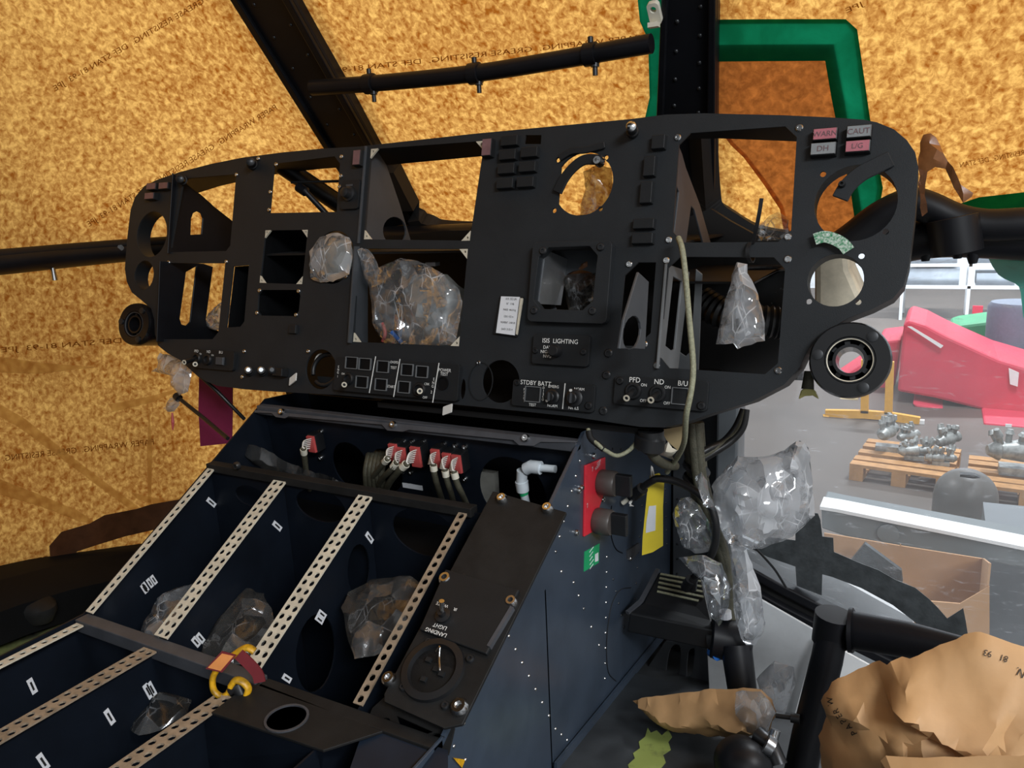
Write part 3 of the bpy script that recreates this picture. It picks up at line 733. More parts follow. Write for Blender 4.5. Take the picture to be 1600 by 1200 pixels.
# ---------------------------------------------------------------- air vents at both ends
def vent(px, py, r, label, tilt, c=.012):
    a, b = PAN.uv(px, py, c); P = Pl(PAN.at(a, b, c), V((1, tilt, 0)), PAN.y)
    t = thing('air_vent', P.at(0, -r), label, 'air vent')
    MB().loops([[P.at(q * math.cos(2 * PI * i / 44), q * math.sin(2 * PI * i / 44), c2) for i in range(44)] for q, c2 in ((r * .56, -.05), (r * .9, -.05), (r * .95, -.02), (r, -.006), (r, 0), (r * .95, .006), (r * .62, .006), (r * .58, .002), (r * .56, -.05))], cap=False).build('housing', 'gloss', t, smooth=35)
    MB().loops([[P.at(q * math.cos(2 * PI * i / 36), q * math.sin(2 * PI * i / 36), c2) for i in range(36)] for q, c2 in ((r * .60, .0), (r * .60, .005), (r * .55, .005), (r * .42, -.012), (r * .42, -.016), (r * .6, -.014))], cap=False).build('collar', 'gloss', t, smooth=35)
    MB().loops([[P.at(q * math.cos(2 * PI * i / 36), q * math.sin(2 * PI * i / 36), c2) for i in range(36)] for q, c2 in ((r * .575, .0), (r * .565, .0056), (r * .54, .0052), (r * .54, 0))], cap=False).build('ring', 'cream' if px > 800 else 'web', t, smooth=35)
    x = V((.0, -.004))
    MB().loops([[P.at(rr * math.cos(q), rr * math.sin(q), c2) for q in [2 * PI * i / 30 for i in range(30)]] for rr, c2 in ((r * .42, -.014), (r * .42, .004), (r * .34, .004), (r * .30, -.04), (r * .36, -.04))], cap=False).build('nozzle', 'gloss', t, smooth=35)
    for i in range(8):
        q = 2 * PI * i / 8 + .2; MB().pbox(Pl(P.at(r * .47 * math.cos(q), r * .47 * math.sin(q), -.008), P.x * math.cos(q) + P.y * math.sin(q), P.y * math.cos(q) - P.x * math.sin(q)), -r * .08, -r * .09, r * .08, r * .09, -.004, .007, .001).build('louvre', 'black', t)
    for q in (.9, 3.0, 5.2): screw(0, 0, .0052, 'black', t, P=Pl(P.at(r * .8 * math.cos(q), r * .8 * math.sin(q), .006) , P.x, P.y)) if False else MB().lathe(P, r * .79 * math.cos(q), r * .79 * math.sin(q), [(.0055, .005), (.0055, .008), (.0035, .0085)], 14).build('screw', 'darksteel', t, smooth=30)
    return t, P
t, P = vent(1328, 563, .0405, 'black round air vent under the right end of the instrument panel', .06, .006)
u = [P.uv(*q) for q in [(1268, 560), (1292, 522), (1330, 500), (1346, 502), (1376, 534), (1380, 545), (1340, 600), (1290, 600)]]
MB().plate(P, u, [circ(0, 0, .03, 30)], -.022, -.018).build('bracket', 'panel2', t, bevel=.001)
t, P = vent(213, 507, .0385, 'black round air vent at the left end of the instrument panel', .1, .004)
u = [P.uv(*q) for q in [(222, 474), (240, 490), (243, 530), (238, 545), (225, 520)]]
MB().plate(P, u, [], -.03, -.024).build('bracket', 'panel2', t)
# pale wing-shaped plastic clip under the right end
P = PAN.off(-.03)
c = P.hit(1262, 600)
t = thing('plastic_clip', c, 'pale yellow wing-shaped plastic clip under the right end of the panel', 'clip')
MB().plate(P, pp(P, [(1248, 624), (1252, 610), (1262, 604), (1274, 610), (1280, 624), (1270, 618), (1257, 619)]), [], -.004, .004).build('wing', 'palewing', t, bevel=.0015)
MB().tube([P.hit(1264, 580), P.hit(1262, 608)], [.005, .007], 10).build('stem', 'olive', t, smooth=40)
# torn circuit board lying across the round holes
pth = [PAN.off(.008).hit(*q) for q in [(1273, 374), (1288, 370), (1304, 374), (1318, 382), (1326, 392)]]
t = MB().strip(smooth_path(pth, 4), PAN.y + PAN.x * .5, .0125, .0018)
tag(t.build('circuit_board', 'pcb'), 'curved green circuit board strip lying between the two right-hand round holes', 'circuit board')
# ------------------------------------------------------------------ centre console
CB = V((-.66, .515, -.483))                      # break line between the slope and the flat part
SL = Pl(ray(650, 785) * .97, (1, 0, 0), (0, .862, .5065))     # sloping top of the console
zc = AZ(125, 980, 0).z
LZ = -.489
FL = PZ(LZ)                                      # flat top of the rear part
SXR, SXL = -.383, -.94
TY, TZ = .847, -.288                              # top front corner of the side panels
BY, BZ = .515, -.485
con = thing('centre_console', (-.66, .55, -.95), 'dark blue-grey centre console with open equipment bays between pale perforated rails', 'console')
# side panels with rivets
def side(x, sgn, m):
    P = PXr(x)
    pts = [(TY + .012, TZ + .008), (BY, BZ), (.24, LZ), (.24, -.63), (.742, -.690), (1.05, -.722), (1.215, -.742), (1.235, -.40), (1.10, -.33), (.93, -.285)]
    mb = MB().plate(P, pts, [circ(*P.uv(982, 764), .008, 14, .012)] if sgn > 0 else [], -.003, 0)
    return mb, P
mb, P = side(SXR, 1, 'navy')
mb.build('side_panel', 'navy', con, bevel=.0008, bseg=1)
mb, P2_ = side(SXL, -1, 'navy'); mb.build('side_panel', 'navyshade', con)  # same paint as the right side, darkened for the shade inside
# rivets on the visible side panel, one row after another
def rivrow(pts, r=.0022, m='steel'):
    mb = MB()
    for q in pts:
        a, b = P.uv(*q); mb.lathe(P, a, b, [(r, 0), (r * .8, .0011), (r * .3, .0015)], 8)
    mb.build('rivet_row', m, con, smooth=50)
def line(p, q, n): return [(p[0] + (q[0] - p[0]) * i / (n - 1), p[1] + (q[1] - p[1]) * i / (n - 1)) for i in range(n)]
rivrow(line((906, 720), (868, 862), 7) + line((868, 862), (877, 893), 2) + line((795, 994), (868, 1139), 8))
rivrow(line((896, 910), (912, 951), 3) + line((912, 951), (936, 1008), 3))
rivrow(line((948, 870), (945, 1060), 9), .0019)
rivrow(line((958, 905), (975, 980), 5) + line((1003, 790), (990, 960), 8), .002, 'darksteel')
rivrow(line((930, 700), (1010, 704), 7), .002, 'darksteel')
rivrow(line((1022, 760), (1018, 850), 6), .002, 'darksteel'); rivrow(line((1038, 700), (1042, 850), 8), .002, 'darksteel')
rivrow(line((868, 1139), (895, 1165), 4) + [(727, 1187), (709, 1166), (725, 1130)], .002)
for q in [(903, 766), (899, 832), (983, 872), (907, 762), (940, 780), (926, 712)]: screw(*q, .0042, 'steel', con, P, .004)
# stiffening angle around the front corner and thin curved seam wire
MB().tube(smooth_path([P.at(*P.uv(*q), .0008) for q in [(985, 918), (968, 922), (955, 945), (949, 980), (947, 1015), (950, 1050), (962, 1064)]], 5), .0007, 6).build('seam', 'darksteel', con)
MB().tube(smooth_path([P.at(*P.uv(*q), .0008) for q in [(955, 790), (953, 810), (955, 840), (962, 858), (972, 864)]], 5), .0007, 6).build('seam', 'void', con)
MB().plate(P, pp(P, [(978, 860), (996, 848), (1000, 856), (986, 874), (979, 872)]), [], 0, .003).build('tie_base', 'bar', con)
e = [P.at(TY + .012, TZ + .008, .001), P.at(BY + .0, BZ + .002, .001)]
MB().strip(e, V((1, 0, 0)), .004, .003).build('edge_strip', 'navy', con)

# slanted walls between the bays, each under its rail
RX = [-.931, -.790, -.637, -.487]
def bay(x, t0, t1, deep, m='navyshade'):
    Pq = PXr(x); tp0, tp1 = SL.at(0, t0), SL.at(0, t1)
    y0, z0 = tp0.y, tp0.z; y1, z1 = tp1.y, tp1.z
    return Pq, (y0, z0), (y1, z1)
def slope_pt(y): return LZ + .004 + (y - BY) * (.5065 / .862)      # height of the slope at y
hs = {}
for i, x in enumerate(RX[1:] if True else RX):
    Pq = PXr(x + .0)
    pts = [(.735, slope_pt(.735) - .004), (BY, LZ), (.235, LZ - .002), (.235, -.72), (.735, -.72)]
    h = []
    if i == 2: h = []
    if i == 1: h = [circ(*Pq.uv(493, 1020), .034, 24, .05), circ(*Pq.uv(560, 890), .022, 20, .035)]
    MB().plate(Pq, pts, h, -.0012, .0012).build('bay_wall', 'navyshade', con)
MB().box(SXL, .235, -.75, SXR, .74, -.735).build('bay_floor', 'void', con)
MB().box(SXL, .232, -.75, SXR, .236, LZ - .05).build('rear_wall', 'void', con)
# front wall of the bays with lightening holes
PF = PY(.737)
w = [(SXL, -.735), (RX[3] + .03, -.735), (RX[3] + .03, slope_pt(.737) - .002), (SXL, slope_pt(.737) - .002)]
MB().plate(PF, w, [circ(*PF.uv(500, 790), .045, 28, .024), circ(*PF.uv(662, 832), .05, 28, .032), circ(*PF.uv(390, 775), .03, 24, .016)], -.0025, 0).build('front_wall', 'navyshade', con)
MB().box(RX[3] + .03, .737, -.735, SXR, .740, -.44).build('front_wall', 'void', con)

# perforated rails: long pale strips with rows of round holes
def rail(Pq, a0, a1, rows, b0, b1, m, pitch, r, name='perforated_rail'):
    hs = []; nrow = int((b1 - b0) / pitch)
    for c in rows:
        for k in range(nrow):
            hs.append(circ(c, b0 + (k + .5) * (b1 - b0) / nrow, r, 8))
    return MB().plate(Pq, [(a0, b0), (a1, b0), (a1, b1), (a0, b1)], hs, 0, .0022).build(name, m, con)
s0, s1 = (SL.at(0, 0) - SL.o).dot(SL.y), 0
def slen(y): return (y - SL.o.y) / SL.y.y
ox = SL.o.x
lo, hi = slen(.517), slen(.731)
rail(SL, RX[0] - ox - .006, RX[0] - ox + .0075, [RX[0] - ox + .001], lo, hi, 'cream', .0118, .0040)
rail(SL, RX[1] - ox - .0115, RX[1] - ox + .0115, [RX[1] - ox - .0058, RX[1] - ox + .0058], lo, hi, 'cream', .0118, .0040)
rail(SL, RX[2] - ox - .0115, RX[2] - ox + .0115, [RX[2] - ox - .0058, RX[2] - ox + .0058], lo, hi, 'cream', .0118, .0040)
rail(SL, RX[3] - ox - .0055, RX[3] - ox + .0065, [RX[3] - ox + .0005], lo, hi, 'brownrail', .0118, .0039)
rail(FL, -.931, -.917, [-.924], .24, .499, 'cream', .0125, .0042)
rail(FL, -.799, -.776, [-.7935, -.7815], .24, .499, 'brownrail', .0125, .0042)
rail(FL, -.643, -.620, [-.6375, -.6255], .24, .475, 'brownrail', .0125, .0042)
rail(FL, -.50, -.486, [-.493], .24, .40, 'brownrail', .0125, .0042)
for x in (-.788, -.631, -.493):
    pass
# cross bars
y0 = slope_pt(.737)
MB().box(SXL, .729, y0 - .006, -.475, .745, y0 + .006).build('cross_bar', 'brownblk', con, bevel=.001)
MB().box(SXL + .004, .500, LZ - .012, -.615, .518, LZ + .005).build('cross_bar', 'bar', con, bevel=.0012)
MB().box(-.612, .500, LZ - .012, SXR, .516, LZ + .003).build('cross_bar', 'brownblk', con, bevel=.0012)
MB().box(SXL, .838, TZ - .012, SXR, .852, TZ + .002).build('top_bar', 'bar', con, bevel=.001)
# scalloped flange with bolts under the top bar
PT = Pl((0, .838, TZ), (1, 0, 0), (0, .5, .866))
def fl(px, py): return PT.uv(px, py)
pts = [(399, 641), (905, 690), (900, 692), (845, 691), (835, 697), (812, 696), (803, 688), (640, 672), (630, 675), (606, 673), (598, 664), (452, 651), (446, 654), (432, 652), (426, 646), (399, 645)]
MB().plate(PT, pp(PT, pts), [], 0, .002).build('bolt_flange', 'bar', con)
for q in [(441, 644), (615, 664), (822, 685)]: screw(*q, .0055, 'steel', con, PT, .005, c=.002)
for q in [(372, 727)]: screw(*q, .006, 'darksteel', con, Pl((0, .729, y0), (1, 0, 0), (0, 0, 1)), .006)
# recess above the bays: back wall carrying connectors, with big round holes
PW = Pl((0, .86, -.36), (1, 0, 0), (0, -.12, .99))
wx0, wx1 = SXL + .002, SXR - .003
pts = [(wx0, -.095), (wx1, -.095), (wx1, .055), (wx0, .055)]
MB().plate(PW, pts, [circ(*PW.uv(548, 728), .036, 30, .04), circ(*PW.uv(603, 735), .030, 26, .036), circ(*PW.uv(800, 768), .052, 34, .052)], -.0025, 0).build('recess_wall', 'navyshade', con)
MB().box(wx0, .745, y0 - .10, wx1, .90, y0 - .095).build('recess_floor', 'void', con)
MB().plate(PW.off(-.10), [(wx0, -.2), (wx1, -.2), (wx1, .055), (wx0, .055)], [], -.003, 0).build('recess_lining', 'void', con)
for q in [(502, 674), (631, 690), (645, 690), (662, 690), (694, 694), (712, 696), (727, 698), (502, 715), (630, 736), (643, 737), (727, 748)]: screw(*q, .0048, 'steel', con, PW, .004)
a0, b0, a1, b1 = pxr(PW, 645, 760, 30, 7); MB().pbox(PW, a0, b0, a1, b1, 0, .001).build('label_strip', 'label', con)
# little white bay labels
def bl(Pq, px, py, L, Wd, ang, c=.0014):
    a, b = Pq.uv(px, py, c); x = V((math.cos(ang), math.sin(ang))); y = V((-x.y, x.x))
    p = [V((a, b)) + x * i * L / 2 + y * j * Wd / 2 for i, j in ((-1, -1), (1, -1), (1, 1), (-1, 1))]
    o = MB().plate(Pq, [tuple(q) for q in p], [], c, c + .0006).build('bay_label', 'label', con)
    MB().plate(Pq, [tuple(V((a, b)) + x * i * L * .28 + y * j * Wd * .16) for i, j in ((-1, -1), (1, -1), (1, 1), (-1, 1))], [], c + .0006, c + .0009).build('print', 'ink', o)
W0, W1, W2, W3 = PXr(SXL), PXr(RX[1]), PXr(RX[2]), PXr(RX[3])
for q in [(330, 785)]: bl(W0, *q, .020, .007, -.9)
for q in [(227, 917), (234, 911), (240, 906), (225, 920)]: bl(W0, *q, .016, .0055, -1.2)
for q in [(433, 822)]: bl(W1, *q, .020, .007, -.9)
for q in [(306, 1003), (313, 997)]: bl(W1, *q, .017, .0065, -1.1)
for q in [(577, 840)]: bl(W2, *q, .020, .007, -1.0)
for q in [(499, 968), (503, 960), (448, 1060)]: bl(W2, *q, .017, .0065, -.9)
for q in [(231, 1080), (237, 1077), (171, 1120), (67, 1190)]: bl(W1, *q, .022, .0065, -1.3)
for q in [(50, 1072)]: bl(W0, *q, .022, .007, -1.4)
for q in [(374, 707), (374, 713), (374, 719), (387, 708), (387, 716)]: 
    a0, b0, a1, b1 = pxr(PW, q[0], q[1] + 2, 12, 5); MB().pbox(PW, a0, b0, a1, b1, 0, .001).build('bay_label', 'label', con)
# brown-black deck plate with a round hole behind the break
u = pp(FL, [(395, 1063), (598, 1142), (505, 1172), (330, 1113)], .003)
MB().plate(FL, u, [circ(*FL.uv(448, 1123, .003), .020, 26, .017)], 0, .003).build('deck_plate', 'brownblk', con, bevel=.0006)
MB().lathe(FL, *FL.uv(448, 1123, .003), [(.022, .003), (.022, .0045), (.0195, .0045), (.0195, .003)], 26).build('hole_rim', 'bar', con)
# sloping blue apron below the deck plate and dark bracket with cut-outs
MB().loops([[AZ(330, 1114, LZ), AZ(505, 1173, LZ), AZ(500, 1260, LZ - .07), AZ(290, 1190, LZ - .07)], [AZ(330, 1114, LZ - .002), AZ(505, 1173, LZ - .002), AZ(500, 1260, LZ - .075), AZ(290, 1190, LZ - .075)]]).build('apron', 'navyshade', con)
MB().loops([[AZ(570, 1133, LZ), AZ(700, 1172, LZ), AZ(700, 1290, LZ - .01), AZ(530, 1250, LZ - .01)], [AZ(570, 1133, LZ - .003), AZ(700, 1172, LZ - .003), AZ(700, 1290, LZ - .013), AZ(530, 1250, LZ - .013)]]).build('deck_plate', 'navydk', con)
u = pp(SL, [(576, 1100), (600, 1078), (705, 1130), (695, 1172), (566, 1128)])
MB().plate(SL, u, [pp(SL, [(615, 1112), (672, 1137), (655, 1142), (622, 1134)]), circ(*SL.uv(596, 1124), .006, 14), circ(*SL.uv(675, 1150), .007, 14)], -.012, -.009).build('end_bracket', 'brownblk', con)
MB().loops([[AX(727, 1187, SXR + .002), AX(722, 1200, SXR + .002), AX(708, 1184, SXR + .002)], [AX(727, 1187, SXR), AX(722, 1200, SXR), AX(708, 1184, SXR)]]).build('primer_chip', 'yel2', con)

# ---------------------------------------------------------------- landing light panel on the console
LP = SL.off(.012)
t = thing('landing_light_panel', LP.hit(740, 950), 'scuffed black landing light control panel screwed to the right side of the console', 'control panel')
top = pp(LP, [(770, 767), (885, 800), (722, 1132), (694, 1138), (600, 1096), (600, 1084)])
MB().plate(LP, top, [], -.004, 0).build('plate', 'brownblk', t, bevel=.001)
hx = SXR - .006 - LP.o.x; hq = [top[0], (hx, top[1][1]), (hx, top[2][1]), top[5]]
MB().loops([[LP.at(*p, -.004) for p in hq], [LP.at(*p, -.04) for p in hq]]).build('housing', 'void', t)
md = pp(LP, [(696, 889), (811, 921), (760, 1022), (655, 983)], .005)
dm = MB().plate(LP, md, [], 0, .005).build('switch_plate', 'panel2', t, bevel=.0012)
a, b = LP.uv(693, 963, .005)
MB().lathe(LP, a, b, [(.0085, .005), (.0085, .008), (.0065, .0085), (.004, .009), (.004, .014)], 20).build('toggle_bush', 'black', dm, smooth=40)
MB().tube([LP.at(a, b, .01), LP.at(a + .003, b + .006, .026)], [.002, .003], 10).build('switch_lever', 'steel', dm, smooth=40)
mb = MB()
# the lettering is read from the other side: upside down here
ax = (V(md[1]) - V(md[0])); ang = math.atan2(ax.y, ax.x)
def lp_txt(tx, px, py, h): letters_px(mb, LP, tx, px, py, h, .0056, ang + PI)
lp_txt('LANDING', 681, 988, 6.5); lp_txt('LIGHT', 687, 979, 6.5); lp_txt('WHITE', 691, 945, 5); lp_txt('IR', 711, 952, 5)
mb.build('lettering', 'white', dm)
a, b = LP.uv(677, 1047)
so = MB().lathe(LP, a, b, [(.034, 0), (.033, .004), (.026, .005), (.0245, .001), (.0235, -.003)], 40).build('round_socket', 'black', t, smooth=35)
for dx, dy in ((-.009, .008), (.004, .001), (.012, -.002), (-.004, -.012)): MB().pbox(LP, a + dx - .004, b + dy - .003, a + dx + .003, b + dy + .003, -.003, .003, .0006).build('contact', 'panel2', so)
MB().tube(smooth_path([LP.at(a - .003, b + .017, .006), LP.at(a + .002, b + .020, .012), LP.at(a + .004, b + .012, .008), LP.at(a + .009, b + .003, .007), LP.at(a + .011, b - .001, .006)], 4), .0011, 8).build('split_pin', 'steel', so, smooth=60)
for q, r in [((785, 781), .0075), ((856, 796), .0075), ((697, 906), .0085), ((800, 942), .0075), ((609, 1062), .0085), ((719, 1106), .010)]: screw(*q, r * .92, 'steel', t, LP, .0065, nm='fastener')
for q in [(724, 903), (670, 1004), (735, 1030), (631, 1074), (696, 1103), (743, 999)]: screw(*q, .0045, 'darksteel', t, LP, .003)
MB().strip([LP.hit(801, 950, .003), LP.hit(764, 1012, .003)], LP.x, .004, .006).build('guide_strip', 'bar', t)

# ---------------------------------------------------------------- red selector plate, stickers, tag on the console side
t = thing('selector_plate', P.hit(925, 835), 'red plate with two grey rotary knobs on the side of the console', 'selector plate')
MB().plate(P, pp(P, [(912, 727), (943, 714), (943, 765), (934, 790), (931, 826), (910, 838)]), [], 0, .003).build('plate', 'red', t, bevel=.0006)
for q in [(951, 752), (944, 812)]:
    a, b = P.uv(q[0] - 14, q[1] + 1, .003)
    k = MB().lathe(P, a, b, [(.016, .003), (.0175, .006), (.0175, .024), (.016, .027), (.011, .027)], 28).build('rotary_knob', 'knob', t, smooth=35)
    MB().loops([[P.at(a + x, b + y, c) for x, y in ((-.0045, -.0145), (.0045, -.0145), (.0045, .0145), (-.0045, .0145))] for c in (.026, .048)]).build('grip', 'black', k, bevel=.001)
mb = MB()
for tx, px, py, h, r in [('CODE', 936, 722, 4.4, .2), ('MODEM', 934, 729, 4.4, .2), ('7', 926, 733, 7, .2), ('7', 918, 790, 7, .2)]: letters_px(mb, P, tx, px, py, h, .0034, .12, .9)
mb.build('lettering', 'label', t)
t = MB().plate(P, pp(P, [(913, 862), (936, 849), (935, 879), (912, 893)]), [], 0, .0007)
gs = tag(t.build('sticker', 'green'), 'small green inspection sticker below the red selector plate', 'sticker')
mb = MB(); a0 = P.uv(924, 871)
for k in range(5): mb.strip([P.at(a0[0] - .008, a0[1] + .011 - k * .006, .0009), P.at(a0[0] + .006 - .002 * (k % 3), a0[1] + .013 - k * .006, .0009)], P.y, .0012, .0003)
mb.build('print_lines', 'label', gs)
MB().plate(P, pp(P, [(929, 866), (934, 863), (934, 876), (929, 878)]), [], .0007, .0009).build('white_patch', 'label', gs)
# ------------------------------------------------------------------ connectors in the recess
def connector(px, py, lab, wires, bundle_to, big=1., grp=None):
    a, b = PW.uv(px, py, .02)
    t = thing('electrical_connector', PW.at(a, b - .012), lab, 'connector', grp)
    w, h = .0072 * big, .0135 * big
    MB().pbox(PW, a - w - .001, b - h - .001, a + w + .001, b + h + .001, 0, .018).build('body', 'black', t, bevel=.0008)
    MB().pbox(PW, a - w, b - h, a + w, b + h, .018, .0225, .0005).build('face_block', 'redtag', t, bevel=.0005)
    e = PW.hit(bundle_to[0][0], bundle_to[0][1], .05)
    for i in range(wires):
        f = (i + .5) / wires
        s = PW.at(a + (.5 - f) * w * 1.2, b + h * (.9 - 1.5 * f), .0225)
        MB().tube(smooth_path([s, s + PW.n * .012 + (e - s) * .2 + V((0, 0, .004)), e + PW.x * (f - .5) * .004], 4), .0010, 6).build('white_wire', 'wire', t, smooth=60)
    path = [PW.hit(x, y, c) for x, y, c in [(bundle_to[0][0], bundle_to[0][1], .05)] + bundle_to[1:]]
    MB().tube(smooth_path(path, 4), .0042 * big, 10).build('cable', 'olive', t, smooth=60)
    d = (path[1] - path[0]); MB().tube([path[0] + d * .12, path[0] + d * .6], .0052 * big, 10).build('heat_shrink', 'cotton', t, smooth=40)
    return t
connector(487, 694, 'lone red-faced connector with white wires at the left of the console recess', 6, [(474, 700), (476, 715, .045), (479, 740, .03), (484, 765, .0)])
connector(615, 707, 'leftmost red-faced connector of the middle cluster in the recess', 6, [(606, 716), (598, 726, .045), (583, 745, .03), (572, 768, .0)])
connector(628, 713, 'red-faced connector in the middle of the middle cluster', 6, [(620, 722), (610, 735, .05), (596, 750, .035), (585, 772, .0)])
connector(650, 714, 'rightmost red-faced connector of the middle cluster with a large red face', 7, [(636, 724), (624, 735, .05), (608, 755, .035), (600, 775, .0)], 1.15)
connector(681, 716, 'leftmost red-faced connector of the right cluster in the recess', 6, [(677, 725), (679, 742, .05), (684, 760, .04), (692, 785, .0)])
connector(699, 722, 'middle red-faced connector of the right cluster in the recess', 6, [(695, 733), (699, 752, .05), (704, 768, .04), (710, 790, .0)])
connector(714, 725, 'rightmost red-faced connector of the right cluster, beside the plastic elbow pipe', 7, [(709, 736), (714, 755, .05), (722, 772, .04), (730, 790, .0)])
# grey cable bundle bent through the hole, elbow pipe
t = thing('cable_loom', PW.hit(590, 770), 'thick grey cable loom passing through the round hole in the recess', 'cable')
for k in range(5):
    pth = [PW.hit(578 + k * 5, 705 + k, -.06), PW.hit(576 + k * 6, 714, .01), PW.hit(572 + k * 6, 740, .03), PW.hit(574 + k * 7, 772, .01)]
    MB().tube(smooth_path(pth, 5), .0052, 10).build('cable', 'olive', t, smooth=60)
t = thing('elbow_pipe', PW.hit(830, 760), 'translucent white plastic elbow pipe in the right end of the console recess', 'pipe')
PWf = PW.off(.01)
MB().tube([PWf.hit(822, 733), PWf.hit(830, 729), PWf.hit(845, 731)], [.0085, .009, .009], 14).build('joint', 'tubewht', t, smooth=40)
MB().tube([PWf.hit(845, 731), PWf.hit(868, 733)], .0052, 12).build('hose', 'tubewht', t, smooth=40)
MB().tube([PWf.hit(816, 735), PWf.hit(815, 752)], [.0075, .0075], 14).build('collar', 'tubewht', t, smooth=40)
MB().tube([PWf.hit(815, 752), PWf.hit(817, 767)], [.009, .0085], 14).build('nut', 'tubewht', t, smooth=40)
MB().tube([PWf.hit(817, 767), PWf.hit(819, 773)], .0062, 12).build('green_ring', 'green', t, smooth=40)
MB().tube([PWf.hit(819, 773), PWf.hit(822, 786)], .0055, 12).build('hose', 'tubewht', t, smooth=40)
# beige foam block and pale panel behind the hole
t = MB().box(*(PW.hit(752, 790, -.05)), *(PW.hit(772, 740, -.045)))
tag(t.build('foam_block', 'greyeq'), 'grey ribbed block seen in the right-hand hole of the recess', 'block')
# yellow-black clamp ring with red strap on the break bar
CP = Pl(AZ(372, 1055, LZ + .02), c2w(V((1, 0, 0))), c2w(V((0, -1, 0))))
t = thing('ring_clamp', AZ(372, 1075, LZ), 'chipped yellow ring clamp with a red strap and orange label on the console bar', 'clamp')
ring = [CP.hit(*q) for q in [(398, 1018), (386, 1012), (370, 1020), (345, 1040), (333, 1058), (334, 1078), (345, 1088), (356, 1084), (362, 1072)]]
MB().tube(smooth_path(ring, 5), .0048, 12, flat=.7).build('ring', 'yel2', t, smooth=50)
r2 = [CP.hit(*q, .004) for q in [(360, 1073), (368, 1063), (380, 1066), (388, 1076), (384, 1090)]]
MB().tube(smooth_path(r2, 5), .0048, 12, flat=.7).build('hook', 'yel2', t, smooth=50)
MB().tube([CP.hit(360, 1080), CP.hit(372, 1072), CP.hit(382, 1092)], [.006, .0085, .006], 10).build('pivot', 'black', t, smooth=50)
st = [CP.hit(*q, .006) for q in [(373, 1022), (388, 1036), (402, 1052), (406, 1066)]]
MB().strip(smooth_path(st, 4), CP.x * .6 + CP.y * .5, .012, .002).build('strap', 'darkred', t)
lb = CP.off(.012)
o = MB().plate(lb, pp(lb, [(322, 1044), (347, 1017), (370, 1023), (348, 1050)]), [], 0, .0018).build('label_holder', 'darkred', t)
MB().plate(lb, pp(lb, [(326, 1042), (348, 1020), (366, 1024), (346, 1047)]), [], .0018, .0024).build('label_card', 'orangelbl', o)

# ------------------------------------------------------------------ bags and film inside the console bays
def bag_px(name, P, pts, thick, m, label, cat, seed, **k):
    return tag(crumple(name, P, pp(P, pts), thick, m, None, seed, **k), label, cat)
SB = SL.off(-.06)
bag_px('plastic_bag', SB, [(215, 1000), (225, 970), (250, 935), (285, 915), (315, 912), (300, 935), (270, 975), (240, 1006)], .014, 'bag', 'clear plastic bag in the left-hand open bay of the console', 'plastic bag', 11, step=.009)
bag_px('plastic_bag', SB, [(310, 1030), (330, 985), (375, 930), (385, 918), (410, 928), (425, 950), (430, 980), (405, 1015), (385, 1040)], .016, 'bagd', 'dusty clear plastic bag in the second bay, behind the yellow clamp', 'plastic bag', 12, step=.009)
bag_px('plastic_bag', SB, [(533, 950), (545, 925), (580, 905), (640, 900), (660, 915), (640, 965), (600, 1020), (555, 1030), (545, 1000)], .017, 'bagd', 'grey-brown plastic bag in the third bay, left of the landing light panel', 'plastic bag', 13, step=.009)
bag_px('plastic_bag', FL.off(-.08), [(200, 1135), (225, 1105), (275, 1085), (300, 1095), (290, 1120), (250, 1140), (215, 1150)], .02, 'bagd', 'clear plastic film deep in the rear bay beside the brown rail', 'plastic bag', 14, step=.01)
P4 = PW.off(.045)
bag_px('plastic_sheet', P4, [(372, 690), (412, 700), (440, 718), (480, 735), (520, 745), (543, 758), (470, 752), (420, 738), (395, 722)], .006, 'bagd', 'flat strip of clear film lying across the left of the console recess', 'plastic sheet', 15, step=.008, crease=.004)
# ------------------------------------------------------------------ cockpit shell: frames, windows, papers
TW = .8391                                        # the windscreen leans back by this much per metre of height
def wy(z): return 1.287 - TW * max(z + .013, 0)
WSP = Pl((-.66, 1.287, -.013), (1, 0, 0), (0, -.643, .766))
def box_path(pts, wdir, w, t): return MB().strip(pts, wdir, w, t)
def wp(px, py, c=0.): return WSP.hit(px, py, c)
# pillars: box sections with a raised edge on each side, rivets along them
def pillar(nm, a0, a1, b0, b1, c, t):
    """a/b: pixel pairs (left edge, right edge) at both ends, top first"""
    A0, A1, B0, B1 = wp(*a0), wp(*a1), wp(*b0), wp(*b1)
    n_ = WSP.n
    d = (B0 - A0).normalized(); A0 -= d * .25; A1 -= d * .25
    mb = MB().loops([[A0, A1, A1 - n_ * t, A0 - n_ * t], [B0, B1, B1 - n_ * t, B0 - n_ * t]])
    o = struct(mb.build(nm, 'frame', bevel=.006, bseg=2))
    for f0, f1 in ((0., .13), (.87, 1.)):
        e = [[A0.lerp(A1, f0), A0.lerp(A1, f1), A0.lerp(A1, f1) + n_ * .008, A0.lerp(A1, f0) + n_ * .008], [B0.lerp(B1, f0), B0.lerp(B1, f1), B0.lerp(B1, f1) + n_ * .008, B0.lerp(B1, f0) + n_ * .008]]
        MB().loops(e).build('flange', 'frame', o, bevel=.002)
    for f in (.3, .72):
        mb = MB()
        for k in range(16):
            q = A0.lerp(B0, (k + .5) / 16).lerp(A1.lerp(B1, (k + .5) / 16), f)
            Pq = Pl(q, WSP.x, WSP.y); mb.lathe(Pq, 0, 0, [(.0032, 0), (.0026, .0014), (.001, .002)], 8)
        mb.build('rivet_row', 'darksteel', o, smooth=50)
    return o
pillar('trim_1', (365, 0), (462, 0), (660, 470), (680, 400), 0, .05)
pillar('trim_2', (1035, 0), (1092, 0), (1018, 400), (1118, 330), 0, .05)
